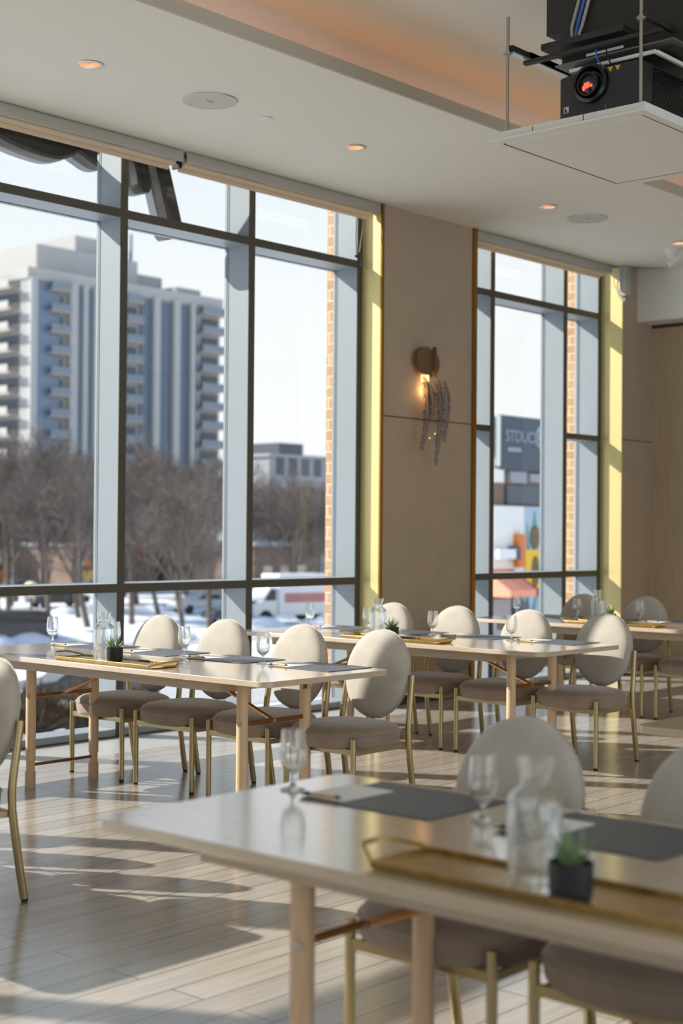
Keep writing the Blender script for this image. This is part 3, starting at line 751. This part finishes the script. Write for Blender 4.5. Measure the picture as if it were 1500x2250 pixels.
chair0 = make_chair(); table0 = make_table(); glass0 = make_glass(); carafe0 = make_carafe(); plant0 = make_plant()
tray0 = make_tray(); mat0 = make_mat(); pad0 = make_pad(); pen0 = make_pen()
for o, c, g in ((chair0, 'chair', 'oval-backed dining chairs along the tables'), (table0, 'table', 'pale wooden dining tables'), (glass0, 'glass', 'stemmed water glasses on the tables'),
                (carafe0, 'carafe', 'glass water carafes on the trays'), (plant0, 'potted plant', 'succulents in black pots on the trays'), (tray0, 'tray', 'long golden trays on the tables'),
                (mat0, 'placemat', 'dark leather placemats on the tables'), (pad0, 'notepad', 'white notepads on the placemats'), (pen0, 'pen', 'wooden ballpoint pens beside the notepads')):
    tag(o, None, c, g)
used = set()
def place(src, loc, rz, label):
    if src.name not in used:
        used.add(src.name); src.location = loc; src.rotation_euler = (0, 0, rz); src['label'] = label; return src
    return dup(src, loc, rz, label)

TABLES = {
    'window': dict(x=4.765, y=4.69, name='left window table'),
    'front': dict(x=2.25, y=0.255, name='foreground table'),
    'middle': dict(x=7.08, y=4.735, name='second table by the taupe wall'),
    'far': dict(x=9.49, y=4.56, name='farthest table'),
    'bare': dict(x=4.68, y=0.19, name=''),
    'off': dict(x=2.245, y=4.69, name=''),
}
tlab = {'window': 'pale wooden table nearest the tall window, lit from behind, with carafe and plant',
        'front': 'large out-of-focus pale wooden table filling the lower right foreground',
        'middle': 'pale wooden table standing before the taupe wall and wall lamp',
        'far': 'farthest pale wooden table, before the narrow window and brass panel',
        'bare': 'bare table corner poking in at the right edge of the photo',
        'off': 'table standing left of the foreground one, beside the leftmost cut-off chair'}
for k, v in TABLES.items(): place(table0, (v['x'], v['y'], 0), 0, tlab[k])

ordn = {0: 'nearest the aisle', 1: 'second from the aisle', 2: 'third from the aisle', 3: 'closest to the glass'}
def setting(key, i, X, y0, glass=None, pen=True, pad=True, mat=True, gl=True):
    nm = TABLES[key]['name']; o = ordn[i]
    if mat: place(mat0, (X+0.575, y0, 0.7504), 0, 'dark leather placemat %s on the %s' % (o, nm))
    if pad: place(pad0, (X+0.60, y0+0.300, 0.7536), 0, 'white notepad on the placemat %s, %s' % (o, nm))
    if pen: place(pen0, (X+0.605, y0+0.385, 0.7562), 0.10, 'wooden ballpoint pen on the notepad %s, %s' % (o, nm))
    if gl:
        g = glass if glass else (X+0.655, y0+0.545)
        place(glass0, (g[0], g[1], 0.7505), 0, 'stemmed water glass %s on the %s' % (o, nm))
setting('window', 0, 4.765, 4.815, (5.420, 5.352)); setting('window', 1, 4.765, 5.43, (5.430, 5.970))
setting('window', 2, 4.765, 6.02, (5.425, 6.560)); setting('window', 3, 4.765, 6.62, (5.440, 7.160))
setting('front', 1, 2.205, 1.555, (2.858, 2.075)); setting('front', 2, 2.205, 2.178, (2.853, 2.700)); setting('front', 0, 2.205, 0.93, (2.86, 1.50))
setting('middle', 0, 7.11, 4.905, (7.735, 5.400)); setting('middle', 1, 7.11, 5.515, (7.760, 6.060)); setting('middle', 2, 7.11, 6.115, (7.775, 6.650)); setting('middle', 3, 7.11, 6.72, (7.80, 7.225))
setting('far', 0, 9.49, 4.74, (10.145, 5.255)); setting('far', 1, 9.49, 5.35, (10.15, 5.86)); setting('far', 2, 9.49, 5.95, (10.15, 6.44)); setting('far', 3, 9.49, 6.52, (10.13, 7.02))

place(tray0, (4.90, 5.92, 0.7505), 0, 'long golden tray holding carafe and plant on the left table by the tall window')
place(tray0, (2.40, 1.58, 0.7505), 0, 'blurred long golden tray on the foreground table')
place(tray0, (7.22, 5.94, 0.7505), 0, 'golden tray on the second table before the taupe wall')
place(tray0, (9.66, 5.80, 0.7505), 0, 'golden tray on the farthest table by the narrow window')
place(carafe0, (4.905, 6.02, 0.7588), 0, 'glass carafe full of water on the tray of the left window table')
place(carafe0, (2.375, 1.60, 0.7588), 0, 'large blurred glass carafe of water in the foreground')
place(carafe0, (7.24, 6.105, 0.7588), 0, 'clear water carafe on the second table, left of its small succulent')
place(carafe0, (9.68, 5.955, 0.7588), 0, 'distant glass carafe on the farthest table')
place(plant0, (4.885, 5.905, 0.7588), 0.3, 'spiky succulent in a black pot on the left window table')
place(plant0, (2.345, 1.498, 0.7588), 1.1, 'blurred succulent in a black pot on the foreground table')
place(plant0, (7.24, 5.985, 0.7588), 2.0, 'small succulent behind the chair on the second table')
place(plant0, (9.68, 5.845, 0.7588), 0.8, 'tiny succulent tip showing above the far table')

CH = [
    (5.665, 6.72, 'beige oval-back chair by the glass, closest to the window at the left table'),
    (5.665, 6.14, 'beige oval-back chair, second from the glass at the left table'),
    (5.665, 5.54, 'beige oval-back chair, third from the glass at the left table'),
    (5.665, 4.96, 'sharp beige oval-back chair at the near end of the left window table'),
    (7.93, 6.76, 'beige oval-back chair against the taupe wall, half hidden by the carafe'),
    (7.93, 6.17, 'beige oval-back chair second from the left at the second table'),
    (7.93, 5.58, 'beige oval-back chair third from the left at the second table'),
    (7.93, 4.972, 'half sunlit beige oval-back chair at the near end of the second table'),
    (3.20, 4.93, 'beige chair cut off by the left edge of the photo'),
    (3.175, 2.34, 'blurred beige oval-back chair behind the foreground glasses'),
    (3.175, 1.75, 'blurred beige chair cut off by the right edge, at the foreground table'),
    (3.175, 1.16, 'blurred chair at the foreground table, farthest right and mostly cut off'),
    (10.37, 6.68, 'shaded grey-beige chair before the brass panel at the farthest table'),
    (10.37, 6.07, 'shaded grey-beige chair at the farthest table, before the end wall'),
    (10.37, 5.48, 'chair at the farthest table whose seat is cut by the right edge'),
    (3.20, 5.53, 'chair beyond the left edge of the view, second from the aisle'),
    (3.20, 6.12, 'chair beyond the left edge of the view, third from the aisle'),
    (3.20, 6.71, 'chair beyond the left edge of the view, closest to the windows'),
]
for i, (x, y, lb) in enumerate(CH):
    place(chair0, (x, y, 0), -0.09 if i == 8 else (0, 0.02, -0.02, 0.01)[i % 4]*(0 if i in (3, 7) else 1), lb)

# ------------------------------------------------------------------ sign letters outside (seen from behind)
def rbn(pts, w, d, name, label):
    # stroke with rounded-rectangle section: w high in the wall plane, d deep in y
    P = []
    for a, b in zip(pts[:-1], pts[1:]):
        for k in range(6): P.append((a[0]+(b[0]-a[0])*k/6, a[1]+(b[1]-a[1])*k/6))
    P.append(pts[-1])
    for _ in range(4): P = [P[0]]+[((P[i-1][0]+2*P[i][0]+P[i+1][0])/4, (P[i-1][1]+2*P[i][1]+P[i+1][1])/4) for i in range(1, len(P)-1)]+[P[-1]]
    t = empty(name, (P[len(P)//2][0], 8.5, P[len(P)//2][1]), label=label, cat='sign letter', group='big channel letters outside above the windows')
    ox, oz = t.location.x, t.location.z
    def strip(w, y0, y1):
        vs = []; fs = []; k = len(P); sec = [(-w/2, y0+0.02), (-w/2+0.02, y0), (w/2-0.02, y0), (w/2, y0+0.02), (w/2, y1), (-w/2, y1)]; n = len(sec)
        for i, (x, z) in enumerate(P):
            a = P[max(i-1, 0)]; b = P[min(i+1, k-1)]; dx, dz = b[0]-a[0], b[1]-a[1]; l = math.hypot(dx, dz) or 1; nx, nz = -dz/l, dx/l
            e = 1.0
            if i == 0 or i == k-1: e = 0.55
            elif i == 1 or i == k-2: e = 0.85
            for q, y in sec: vs.append((x+nx*q*e-ox, y-8.5, z+nz*q*e-oz))
        for i in range(k-1):
            for j in range(n): fs.append((i*n+j, i*n+(j+1) % n, (i+1)*n+(j+1) % n, (i+1)*n+j))
        fs.append(tuple(range(n))); fs.append(tuple((k-1)*n+j for j in range(n)))
        return MB().add(vs, fs, False)
    strip(w, 8.40, 8.50).build('back', 'sign_metal', t)
    strip(w+0.012, 8.50, 8.60).build('return', 'sign_return', t)
rbn([(5.10, 4.95), (5.40, 4.52), (5.738, 4.30), (5.849, 4.245), (5.962, 4.193), (6.134, 4.165), (6.351, 4.150), (6.451, 4.174), (6.552, 4.234), (6.642, 4.313), (6.72, 4.45), (6.80, 4.95)], 0.15, 0.1, 'sign_letter', 'dark curved sign stroke at top left, outside the first pane')
rbn([(6.20, 4.95), (6.40, 4.42), (6.511, 4.292), (6.58, 4.235), (6.656, 4.205), (6.762, 4.165), (6.826, 4.170), (6.881, 4.21), (6.95, 4.32), (7.0, 4.95)], 0.13, 0.1, 'sign_letter', 'dark curved sign stroke just left of the first mullion')
rbn([(6.85, 4.95), (6.98, 4.50), (7.084, 4.350), (7.152, 4.246), (7.195, 4.134), (7.215, 3.99)], 0.13, 0.1, 'sign_letter', 'short dark sign stroke with a rounded end, right of the first mullion')
rbn([(7.15, 4.95), (7.28, 4.55), (7.369, 4.275), (7.514, 3.836), (7.550, 3.70)], 0.14, 0.1, 'sign_letter', 'long straight dark sign stroke crossing the upper middle pane')

# ------------------------------------------------------------------ outdoors
G = -4.5
struct('ground_snow', MB().box(-300, 420, -300, 420, G-0.5, G), 'snow')
def road(name, pts, mat='asphalt'):
    o = MB().prism(pts, G, G+0.03).build(name, mat); o['kind'] = 'structure'
road('road_street', [(-40, 96), (160, 66), (160, 75), (-40, 106)])
road('road_street_near', [(-40, 66), (160, 43), (160, 52.5), (-40, 78)])
road('road_driveway', [(-20, 35), (80, 35), (80, 41), (-20, 43)])
rnd = random.Random(3)
def mound(name, x0, y0, x1, y1, n, r, h, label):
    mb = MB()
    for i in range(n):
        f = (i+0.5)/n; x = x0+(x1-x0)*f+rnd.uniform(-.5, .5); y = y0+(y1-y0)*f+rnd.uniform(-.5, .5); rr = r*rnd.uniform(0.6, 1.2); hh = h*rnd.uniform(0.4, 1)
        mb.lathe([(0, hh), (rr*0.4, hh*0.9), (rr*0.75, hh*0.5), (rr, -0.02)], 14, (x, y, G))
    o = mb.build(name, 'snow'); tag(o, label, 'snow', kind='stuff')
mound('snowbank', 20, 63, 110, 54.5, 46, 1.9, 0.9, 'long heap of ploughed snow beside the near street')
mound('snowbank', 30, 84, 120, 75, 46, 1.8, 0.7, 'long heap of ploughed snow along the far kerb')
mound('snowbank', 2, 27, 21, 27, 30, 2.2, 0.8, 'snow heap on the grass close below the windows')

# bare trees
def tree_mesh(seed, H=11.0):
    r = random.Random(seed); trunk = MB(); tw = MB()
    def branch(mb, p, d, L, rad, lvl):
        segs = 3 if lvl < 2 else 2; pts = [p.copy()]; q = p.copy(); dd = d.copy()
        for i in range(segs):
            dd = (dd+Vector((r.uniform(-.22, .22), r.uniform(-.22, .22), r.uniform(-.05, .18)))).normalized(); q = q+dd*(L/segs); pts.append(q.copy())
        rs = [rad*(1-0.6*i/segs) for i in range(segs+1)]
        (trunk if lvl == 0 else tw).tube(pts, rs, 7 if lvl == 0 else (4 if lvl < 2 else 3), caps=False, smooth=False)
        if lvl >= 4: return
        n = (10, 7, 6, 5)[lvl]
        for i in range(n):
            f = 0.35+0.65*(i+0.5)/n if lvl == 0 else 0.2+0.8*(i+0.7)/n
            k = min(int(f*segs), segs-1); t_ = f*segs-k; b = pts[k].lerp(pts[k+1], min(t_, 1)); base = (pts[k+1]-pts[k]).normalized()
            a = r.uniform(0, 2*PI); sp = r.uniform(0.5, 0.95)
            o1 = base.orthogonal().normalized(); o2 = base.cross(o1)
            nd = (base*math.cos(sp)+(o1*math.cos(a)+o2*math.sin(a))*math.sin(sp)+Vector((0, 0, 0.15))).normalized()
            branch(mb, b, nd, L*r.uniform(0.54, 0.72)*(1.1-0.3*f), max(0.016, rad*0.5*(1-0.5*f)), lvl+1)
    branch(trunk, Vector((0, 0, -0.1)), Vector((0, 0, 1)), H*0.55, 0.20, 0)
    return trunk, tw
protos = []
for sd in (11, 23, 37):
    e = empty('bare_tree', (0, -400, G), cat='tree', group='leafless street trees')
    a_, b_ = tree_mesh(sd)
    a_.build('trunk', 'bark', e); b_.build('branches', 'twig', e); protos.append(e)
TREES = [
    (59.1, 69.8, 1.0, 'leafless tree with a forked trunk seen left of the nearest chair back, first bay'),
    (67.4, 76.8, 0.95, 'leafless tree behind the gap between the first two chair backs'),
    (48.6, 53.4, 0.85, 'leafless tree with thick trunk showing above the first chair back'),
    (58.0, 76.8, 1.0, 'leafless tree standing left of the carafe'),
    (55.5, 69.6, 1.0, 'leafless tree directly behind the carafe'),
    (60.7, 77.1, 0.9, 'thin leafless tree just left of the carafe'),
    (61.5, 86.0, 1.0, 'leafless tree at the left edge, behind the parked cars'),
    (77.0, 72.3, 0.95, 'leafless tree with slanting trunk in the third pane'),
    (88.8, 84.4, 1.0, 'leafless tree farther back in the third pane'),
    (56.5, 60.0, 0.9, 'leafless tree in front of the mullion of the third pane'),
    (80.5, 73.3, 1.0, 'leafless tree beside the brick column in the third pane'),
    (68.2, 83.6, 1.1, 'leafless tree rising behind the first mullion'),
    (78.0, 104.0, 1.35, 'tall leafless tree before the tower, left part of its base'),
    (88.0, 104.0, 1.4, 'tall leafless tree before the tower, middle of its base'),
    (96.0, 98.0, 1.3, 'tall leafless tree before the right corner of the tower'),
    (70.0, 97.0, 1.35, 'tall leafless tree under the lit tower balconies'),
    (84.0, 92.0, 1.2, 'leafless tree in the middle distance of the second pane'),
    (75.0, 88.0, 1.15, 'leafless tree overlapping the second pane, far row'),
    (93.0, 90.0, 1.1, 'leafless tree before the low grey block in the third pane'),
    (100.0, 92.0, 1.1, 'leafless tree hiding the low block beside the brick column'),
    (66.0, 92.0, 1.25, 'leafless tree at far left of the tall row'),
    (82.0, 98.0, 1.35, 'tall leafless tree behind the first mullion, far row'),
    (92.0, 101.0, 1.3, 'tall leafless tree in the second pane, far row'),
    (71.5, 91.0, 1.2, 'leafless tree in the first pane, far row'),
]
for i, (x, y, s, lb) in enumerate(TREES):
    p = protos[i % 3]
    if i < 3: p.location = (x, y, G); p.rotation_euler = (0, 0, i*1.3); p.scale = (s, s, s); p['label'] = lb
    else: dup(p, (x, y, G), i*2.1, lb, scale=(s*1.05, s*1.05, s))

# shrubs below
sh = MB(); r_ = random.Random(9)
for cx, cyy, rr in ((25.2, 33.9, 1.5), (26.4, 33.2, 1.6), (24.2, 34.8, 1.5), (27.6, 32.8, 1.3), (23.0, 35.6, 1.4)):
    for i in range(420):
        a = r_.uniform(0, 2*PI); e_ = r_.uniform(0.3, 1.5); L = rr*r_.uniform(0.6, 1.15)
        d = Vector((math.cos(a)*math.cos(e_), math.sin(a)*math.cos(e_), math.sin(e_)))
        b = Vector((cx, cyy, G)); sh.tube([b, b+d*L*0.5+Vector((0, 0, 0.05)), b+d*L], [0.03, 0.022, 0.012], 3, caps=False, smooth=False)
tag(sh.build('bare_shrub', 'hedge'), 'tangle of bare brown twigs low outside the glass under the left table', 'shrub', kind='stuff')

# cars
def make_car(mat, label, loc, rz, L=4.5, suv=False, name='parked_car'):
    t = empty(name, (loc[0], loc[1], G+0.03), rz, label, 'car')
    h = L/2
    if suv: body = [(-h, 0.35), (-h, 1.0), (-h+0.25, 1.1), (-h+0.5, 1.72), (h-1.6, 1.75), (h-1.15, 1.12), (h-0.2, 1.0), (h, 0.75), (h, 0.35)]
    else: body = [(-h, 0.35), (-h, 0.85), (-h+0.7, 0.95), (-h+1.25, 1.42), (h-1.9, 1.45), (h-1.25, 0.98), (h-0.15, 0.82), (h, 0.6), (h, 0.35)]
    MB().prism(body, -0.9, 0.9, 'y').build('body', mat, t, bevel=0.08)
    w = [(body[2][0]+0.22, body[2][1]+0.03), (body[3][0]+0.08, body[3][1]-0.09), (body[4][0]-0.05, body[4][1]-0.09), (body[5][0]-0.22, body[5][1]+0.02)]
    MB().prism(w, -0.915, 0.915, 'y').build('side_window', 'car_glass', t)
    for x in (-h+0.85, h-0.85):
        for y in (-0.88, 0.70):
            MB().tube([(x, y, 0.32), (x, y+0.2, 0.32)], 0.33, 20).build('wheel', 'tyre', t)
    return t
make_car('car_dark', 'large dark parked car low behind the left end of the window table', (43.6, 61.3), 2.9, 5.0, True)
make_car('car_dark', 'dark parked car across the street, left of the carafe', (67.5, 88.3), 2.95)
make_car('car_blue', 'blue parked car beyond the leftmost tree', (75.0, 104.0), 2.9)
make_car('car_silver', 'silver parked car seen between the first two chair backs', (70.6, 76.0), 2.95)
make_car('car_dark', 'dark parked car just left of the white van', (64.6, 66.0), 2.9)
make_car('car_silver', 'silver parked car right of the white van', (75.2, 68.5), 2.9)
make_car('car_dark', 'dark car under the shrub twigs below the window table', (30.5, 38.5), 2.8, 4.8)
make_car('car_blue', 'blue-grey parked car farther along the street at left', (80.0, 100.0), 2.9)
v = empty('delivery_van', (67.9, 64.9, G+0.03), 2.9, 'white box van with a red stripe parked across the street', 'van')
MB().box(-2.6, 1.3, -1.1, 1.1, 0.5, 3.1).build('cargo_box', 'car_white', v, bevel=0.05)
MB().prism([(1.3, 0.45), (1.3, 2.3), (1.9, 2.3), (2.5, 1.4), (3.1, 1.2), (3.1, 0.45)], -0.95, 0.95, 'y').build('cab', 'car_white', v, bevel=0.05)
MB().box(-2.3, 0.9, 1.1, 1.12, 1.3, 1.9).box(-2.63, -2.6, -0.9, 0.9, 1.3, 1.9).box(-2.3, 0.9, -1.12, -1.1, 1.3, 1.75).build('stripe', 'far_pink', v)
MB().prism([(1.45, 1.45), (1.45, 2.15), (1.85, 2.15), (2.3, 1.45)], -0.97, 0.97, 'y').build('side_window', 'car_glass', v)
for x in (-1.7, 2.2):
    for y in (-1.05, 0.85): MB().tube([(x, y, 0.42), (x, y+0.2, 0.42)], 0.42, 18).build('wheel', 'tyre', v)

# street lamps
def lamp(x, y, h, label, lantern=True):
    t = empty('street_lamp', (x, y, G), label=label, cat='street lamp')
    MB().lathe([(0.16, 0), (0.14, 0.5), (0.07, 0.6), (0.055, h)], 12).build('post', 'lamp_post', t)
    if lantern: MB().lathe([(0.10, h), (0.36, h+0.55), (0.40, h+0.62), (0.20, h+0.80), (0, h+0.85)], 10).build('lantern_head', 'lantern', t)
    else: MB().tube([(0, 0, h), (0.4, 0, h+0.2), (1.6, 0, h+0.25)], 0.05, 8).build('arm', 'lamp_post', t)
lamp(46.6, 63.2, 2.3, 'short street lamp with a cream lantern left of the first glass')
lamp(58.0, 82.2, 2.6, 'dark street post at the far left behind the lantern lamp', False)
lamp(60.6, 73.0, 2.9, 'thin dark post between the lantern lamp and the carafe', False)

# apartment tower
T = empty('apartment_tower', (139, 178, G), label='tall pale apartment tower with balconies and a stepped roof', cat='building')
ox, oy = 139, 178
def tb(x0, x1, y0, y1, z0, z1): return MB().box(x0-ox, x1-ox, y0-oy, y1-oy, z0-G, z1-G)
tb(121.4, 158, 166.2, 195, G, 36.0).build('wall', 'tower_wall', T)
tb(121.2, 158.4, 165.9, 195.2, 36.0, 37.6).build('parapet', 'tower_pier', T)
tb(126.4, 145.2, 171, 188, 37.6, 42.2).build('penthouse', 'tower_pier', T)
tb(135.6, 144.9, 174, 186, 42.2, 45.2).build('penthouse', 'tower_pier', T)
tb(141.5, 151, 172, 188, 37.6, 40.6).build('penthouse', 'tower_wall', T)
tb(150.5, 155.5, 168, 188, 37.6, 38.8).build('penthouse', 'tower_wall', T)
tb(144.6, 145.0, 172, 172.4, 42.2, 46.6).build('antenna', 'tower_rail', T)
# glazed strips between piers on the long side
for a, b, m_ in ((122.6, 126.8, 'tower_glass'), (129.6, 130.6, 'tower_glass'), (131.4, 132.4, 'tower_glass'), (133.2, 137.0, 'tower_glass'), (141.6, 143.6, 'tower_glass_dark'), (145.2, 147.6, 'tower_glass_dark'), (149.2, 151.2, 'tower_glass_dark'), (152.2, 153.0, 'tower_glass_dark')):
    tb(a, b, 165.95, 166.2, 2.0, 35.6).build('glazing_strip', m_, T)
for a, b in ((121.4, 122.5), (128.2, 129.5), (130.6, 131.3), (132.5, 133.1), (143.8, 145.0), (147.8, 149.0), (151.3, 152.1)):
    tb(a, b, 165.3, 166.2, G, 36.2).build('pier', 'tower_pier', T)
FL = 2.95
for k in range(12):
    z = 2.2+FL*k
    for a, b in ((124.6, 128.0), (138.2, 141.4), (153.2, 158.2)):
        s = tb(a, b, 164.9, 166.2, z, z+0.25).build('balcony', 'tower_slab', T)
        tb(a, b, 164.85, 164.92, z+0.25, z+1.25).build('railing', 'tower_rail', s)
    for a, b in ((125.2, 127.4), (138.8, 141.0), (154.0, 157.5)):
        tb(a, b, 166.1, 166.22, z+0.3, z+2.5).build('balcony_door', 'far_window', T)
    s = tb(119.9, 121.4, 168.2, 178.0, z, z+0.3).build('balcony', 'tower_slab', T)
    tb(119.85, 119.92, 168.6, 178.0, z+0.3, z+1.3).build('railing', 'tower_pier', s)
    tb(121.3, 121.42, 168.0, 178.0, z+0.3, z+2.5).build('balcony_door', 'far_window', T)

# low buildings behind the trees
def block(name, label, x0, x1, y0, y1, h, mat, wins=(), roof=None):
    cx, cyy = (x0+x1)/2, (y0+y1)/2
    t = empty(name, (cx, cyy, G), label=label, cat='building')
    MB().box(x0-cx, x1-cx, y0-cyy, y1-cyy, 0, h).build('wall', mat, t)
    MB().box(x0-cx-0.2, x1-cx+0.2, y0-cyy-0.2, y1-cyy+0.2, h, h+0.35).build('roof', roof or 'far_grey', t)
    for a, b, z0, z1, m_ in wins:
        MB().box(a-cx, b-cx, y0-cyy-0.08, y0-cyy, z0, z1).build('window' if m_ == 'far_window' else 'panel', m_, t)
    return t
wn = [(107+1.9*i, 108.1+1.9*i, 2.0+3.2*j, 3.8+3.2*j, 'far_window') for i in range(8) for j in range(4)]
b = block('office_block', 'low grey flat-roofed block with rooftop box in the third pane', 106, 124, 104, 110, 13.4, 'far_grey', wn)
MB().box(-7.6, -4.0, -3, 2, 13.75, 14.9).build('rooftop_box', 'far_window', b)
block('brown_house', 'brown brick block seen through the branches of the third pane', 99, 105.5, 112, 118, 11.0, 'far_brown', [(99.5+1.5*i, 100.4+1.5*i, 1.5+3*j, 3+3*j, 'far_window') for i in range(4) for j in range(3)])
cols = ['far_red', 'far_pink', 'far_cream', 'far_orange', 'far_red', 'far_teal', 'far_pink', 'far_yellow', 'far_green']
def shop(i, x0, x1, y, h, mat, label):
    rr = random.Random(50+i); w = []
    x = x0+0.6
    while x < x1-1.6:
        ww = rr.uniform(0.9, 2.2); z0 = rr.choice((0.4, 3.0)); w.append((x, x+ww, z0, z0+rr.uniform(1.2, 2.2), rr.choice(cols+['far_window', 'far_cream']))); x += ww+rr.uniform(0.3, 1.0)
    x = x0+0.9
    while x < x1-1.6:
        ww = rr.uniform(0.7, 1.6); w.append((x, x+ww, 2.5, 3.0+rr.uniform(0.1, 1.4), rr.choice(cols))); x += ww+rr.uniform(0.6, 1.8)
    block('shop', label, x0, x1, y, y+10, h, mat, w)
shop(0, 70, 80, 118, 5.4, 'far_brown', 'low brown shop with coloured panels at far left of the street')
shop(1, 80.5, 89.5, 116, 5.6, 'far_brown', 'low brown shop with red and pink panels in the first pane')
shop(2, 90.5, 98, 112, 5.8, 'far_brown', 'low brown shop with bright mural patches in the second pane')
shop(3, 83, 92, 106, 4.2, 'far_brown', 'low brown shop with small bright panels glimpsed under the branches')
block('brick_house', 'small brown house low in the third pane', 84, 92, 84, 91, 4.6, 'far_brown', [(85+2*i, 86+2*i, 1.5, 3.0, 'far_cream') for i in range(3)])
block('long_store', 'long pale store far away at the left edge', 100, 124, 150, 160, 9, 'far_grey')

# neighbour building seen through the far window
N = empty('corner_building', (41, 31, G), label='brown brick corner building with dark billboards, mural and orange awning', cat='building')
ox2, oy2 = 41, 31
def nb(x0, x1, y0, y1, z0, z1): return MB().box(x0-ox2, x1-ox2, y0-oy2, y1-oy2, z0-G, z1-G)
nb(36.0, 48, 26.2, 30.5, G, 4.4).build('wall', 'corner_brick', N)
nb(36.62, 43, 26.0, 26.2, 3.36, 5.04).build('billboard', 'billboard_slate', N)
nb(36.05, 36.30, 26.0, 26.2, 3.7, 5.0).build('billboard_end', 'billboard_slate', N)
nb(36.33, 36.52, 25.95, 26.2, 3.45, 5.0).build('pilaster', 'mural_white', N)
nb(35.9, 36.86, 26.05, 26.2, 2.96, 3.39).build('sign_panel', 'mural_white', N)
nb(37.22, 38.1, 26.05, 26.2, 2.97, 3.33).build('sign_panel', 'far_grey', N)
nb(38.3, 39.2, 26.05, 26.2, 3.02, 3.28).build('sign_panel', 'far_grey', N)
nb(37.1, 40.0, 26.1, 26.22, 2.3, 2.9).build('window', 'far_window', N)
nb(35.9, 37.73, 25.9, 26.2, -0.2, 2.24).build('white_wall', 'mural_white', N)
nb(37.73, 43, 25.9, 26.2, -1.2, 2.24).build('mural_wall', 'mural_blue', N)
nb(37.78, 38.80, 25.86, 25.9, -0.30, 0.89).build('mural_square', 'mural_yellow', N)
fr = []
for j in range(24):
    a = 2*PI*j/24; fr.append((38.30-ox2+0.24*math.cos(a), 1.28-G+0.38*math.sin(a)))
MB().prism(fr, 25.85-oy2, 25.9-oy2, 'y').build('mural_fruit', 'mural_fruit', N)
fr = [(38.30-ox2+0.20*math.cos(2*PI*j/24), 0.2-G+0.50*math.sin(2*PI*j/24)) for j in range(24)]
MB().prism(fr, 25.83-oy2, 25.87-oy2, 'y').build('mural_fruit', 'mural_fruit', N)
for k, (x, z, h, dx) in enumerate(((38.30, 1.55, 0.55, 0.0), (38.0, 0.4, 1.3, -0.1), (38.95, 0.4, 1.5, 0.2), (38.2, -1.2, 0.9, 0.3), (38.7, -1.2, 0.95, -0.1), (39.1, -0.4, 1.6, 0.25), (37.95, -1.0, 1.6, -0.1))):
    MB().prism([(x-0.10-ox2, z-G), (x+0.10-ox2, z-G), (x+dx-ox2, z+h-G)], 25.87-oy2, 25.9-oy2, 'y').build('mural_leaf', 'mural_leaf', N)
nb(37.17, 37.55, 25.7, 25.9, 0.35, 1.38).build('banner', 'far_orange', N)
nb(36.0, 36.95, 25.6, 25.9, 0.62, 0.92).build('wall_lamp_box', 'car_white', N)
nb(36.9, 37.15, 25.6, 25.9, 0.60, 1.0).build('bracket', 'far_window', N)
MB().prism([(25.9-oy2, 0.32-G), (24.9-oy2, -0.30-G), (24.9-oy2, -0.50-G), (25.9-oy2, -0.50-G)], 35.6-ox2, 36.95-ox2, 'x').build('awning', 'awning_orange', N)
MB().prism([(25.9-oy2, 0.31-G), (24.9-oy2, -0.30-G), (24.9-oy2, -0.50-G), (25.9-oy2, -0.50-G)], 36.95-ox2, 37.10-ox2, 'x').build('awning_end', 'awning_red', N)
nb(36.2, 37.0, 25.85, 25.95, -2.5, -0.6).build('door', 'far_grey', N)
nb(37.1, 37.9, 25.80, 25.95, -2.5, -0.75).build('shop_window', 'far_window', N)
def text(body, size, loc, mat, name, parent):
    c = bpy.data.curves.new(name, 'FONT'); c.body = body; c.size = size; c.extrude = 0.01; c.space_character = 0.95
    o = bpy.data.objects.new(name, c); COL.objects.link(o); o.rotation_euler = (PI/2, 0, 0)
    d = bpy.context.evaluated_depsgraph_get(); d.update()
    me = bpy.data.meshes.new_from_object(o.evaluated_get(d)); bpy.data.objects.remove(o)
    me.materials.clear(); me.materials.append(mt[mat])
    q = bpy.data.objects.new(name, me); COL.objects.link(q); q.rotation_euler = (PI/2, 0, 0); q.location = loc; q.parent = parent
    return q
text('STDUCK', 0.50, (36.80-ox2, 25.97-oy2, 4.25-G), 'billboard_text', 'billboard_text', N)
nb(36.95, 37.65, 25.96, 26.0, 3.93, 4.06).build('billboard_caption', 'billboard_text', N)
fr = [(38.75-ox2+0.30*math.cos(2*PI*j/24), 4.45-G+0.36*math.sin(2*PI*j/24)) for j in range(24)]
MB().prism(fr, 25.96-oy2, 26.0-oy2, 'y').build('billboard_figure', 'billboard_text', N)
nb(48.5, 60, 28, 40, G, 3.9).build('annex_wall', 'corner_brick', N)
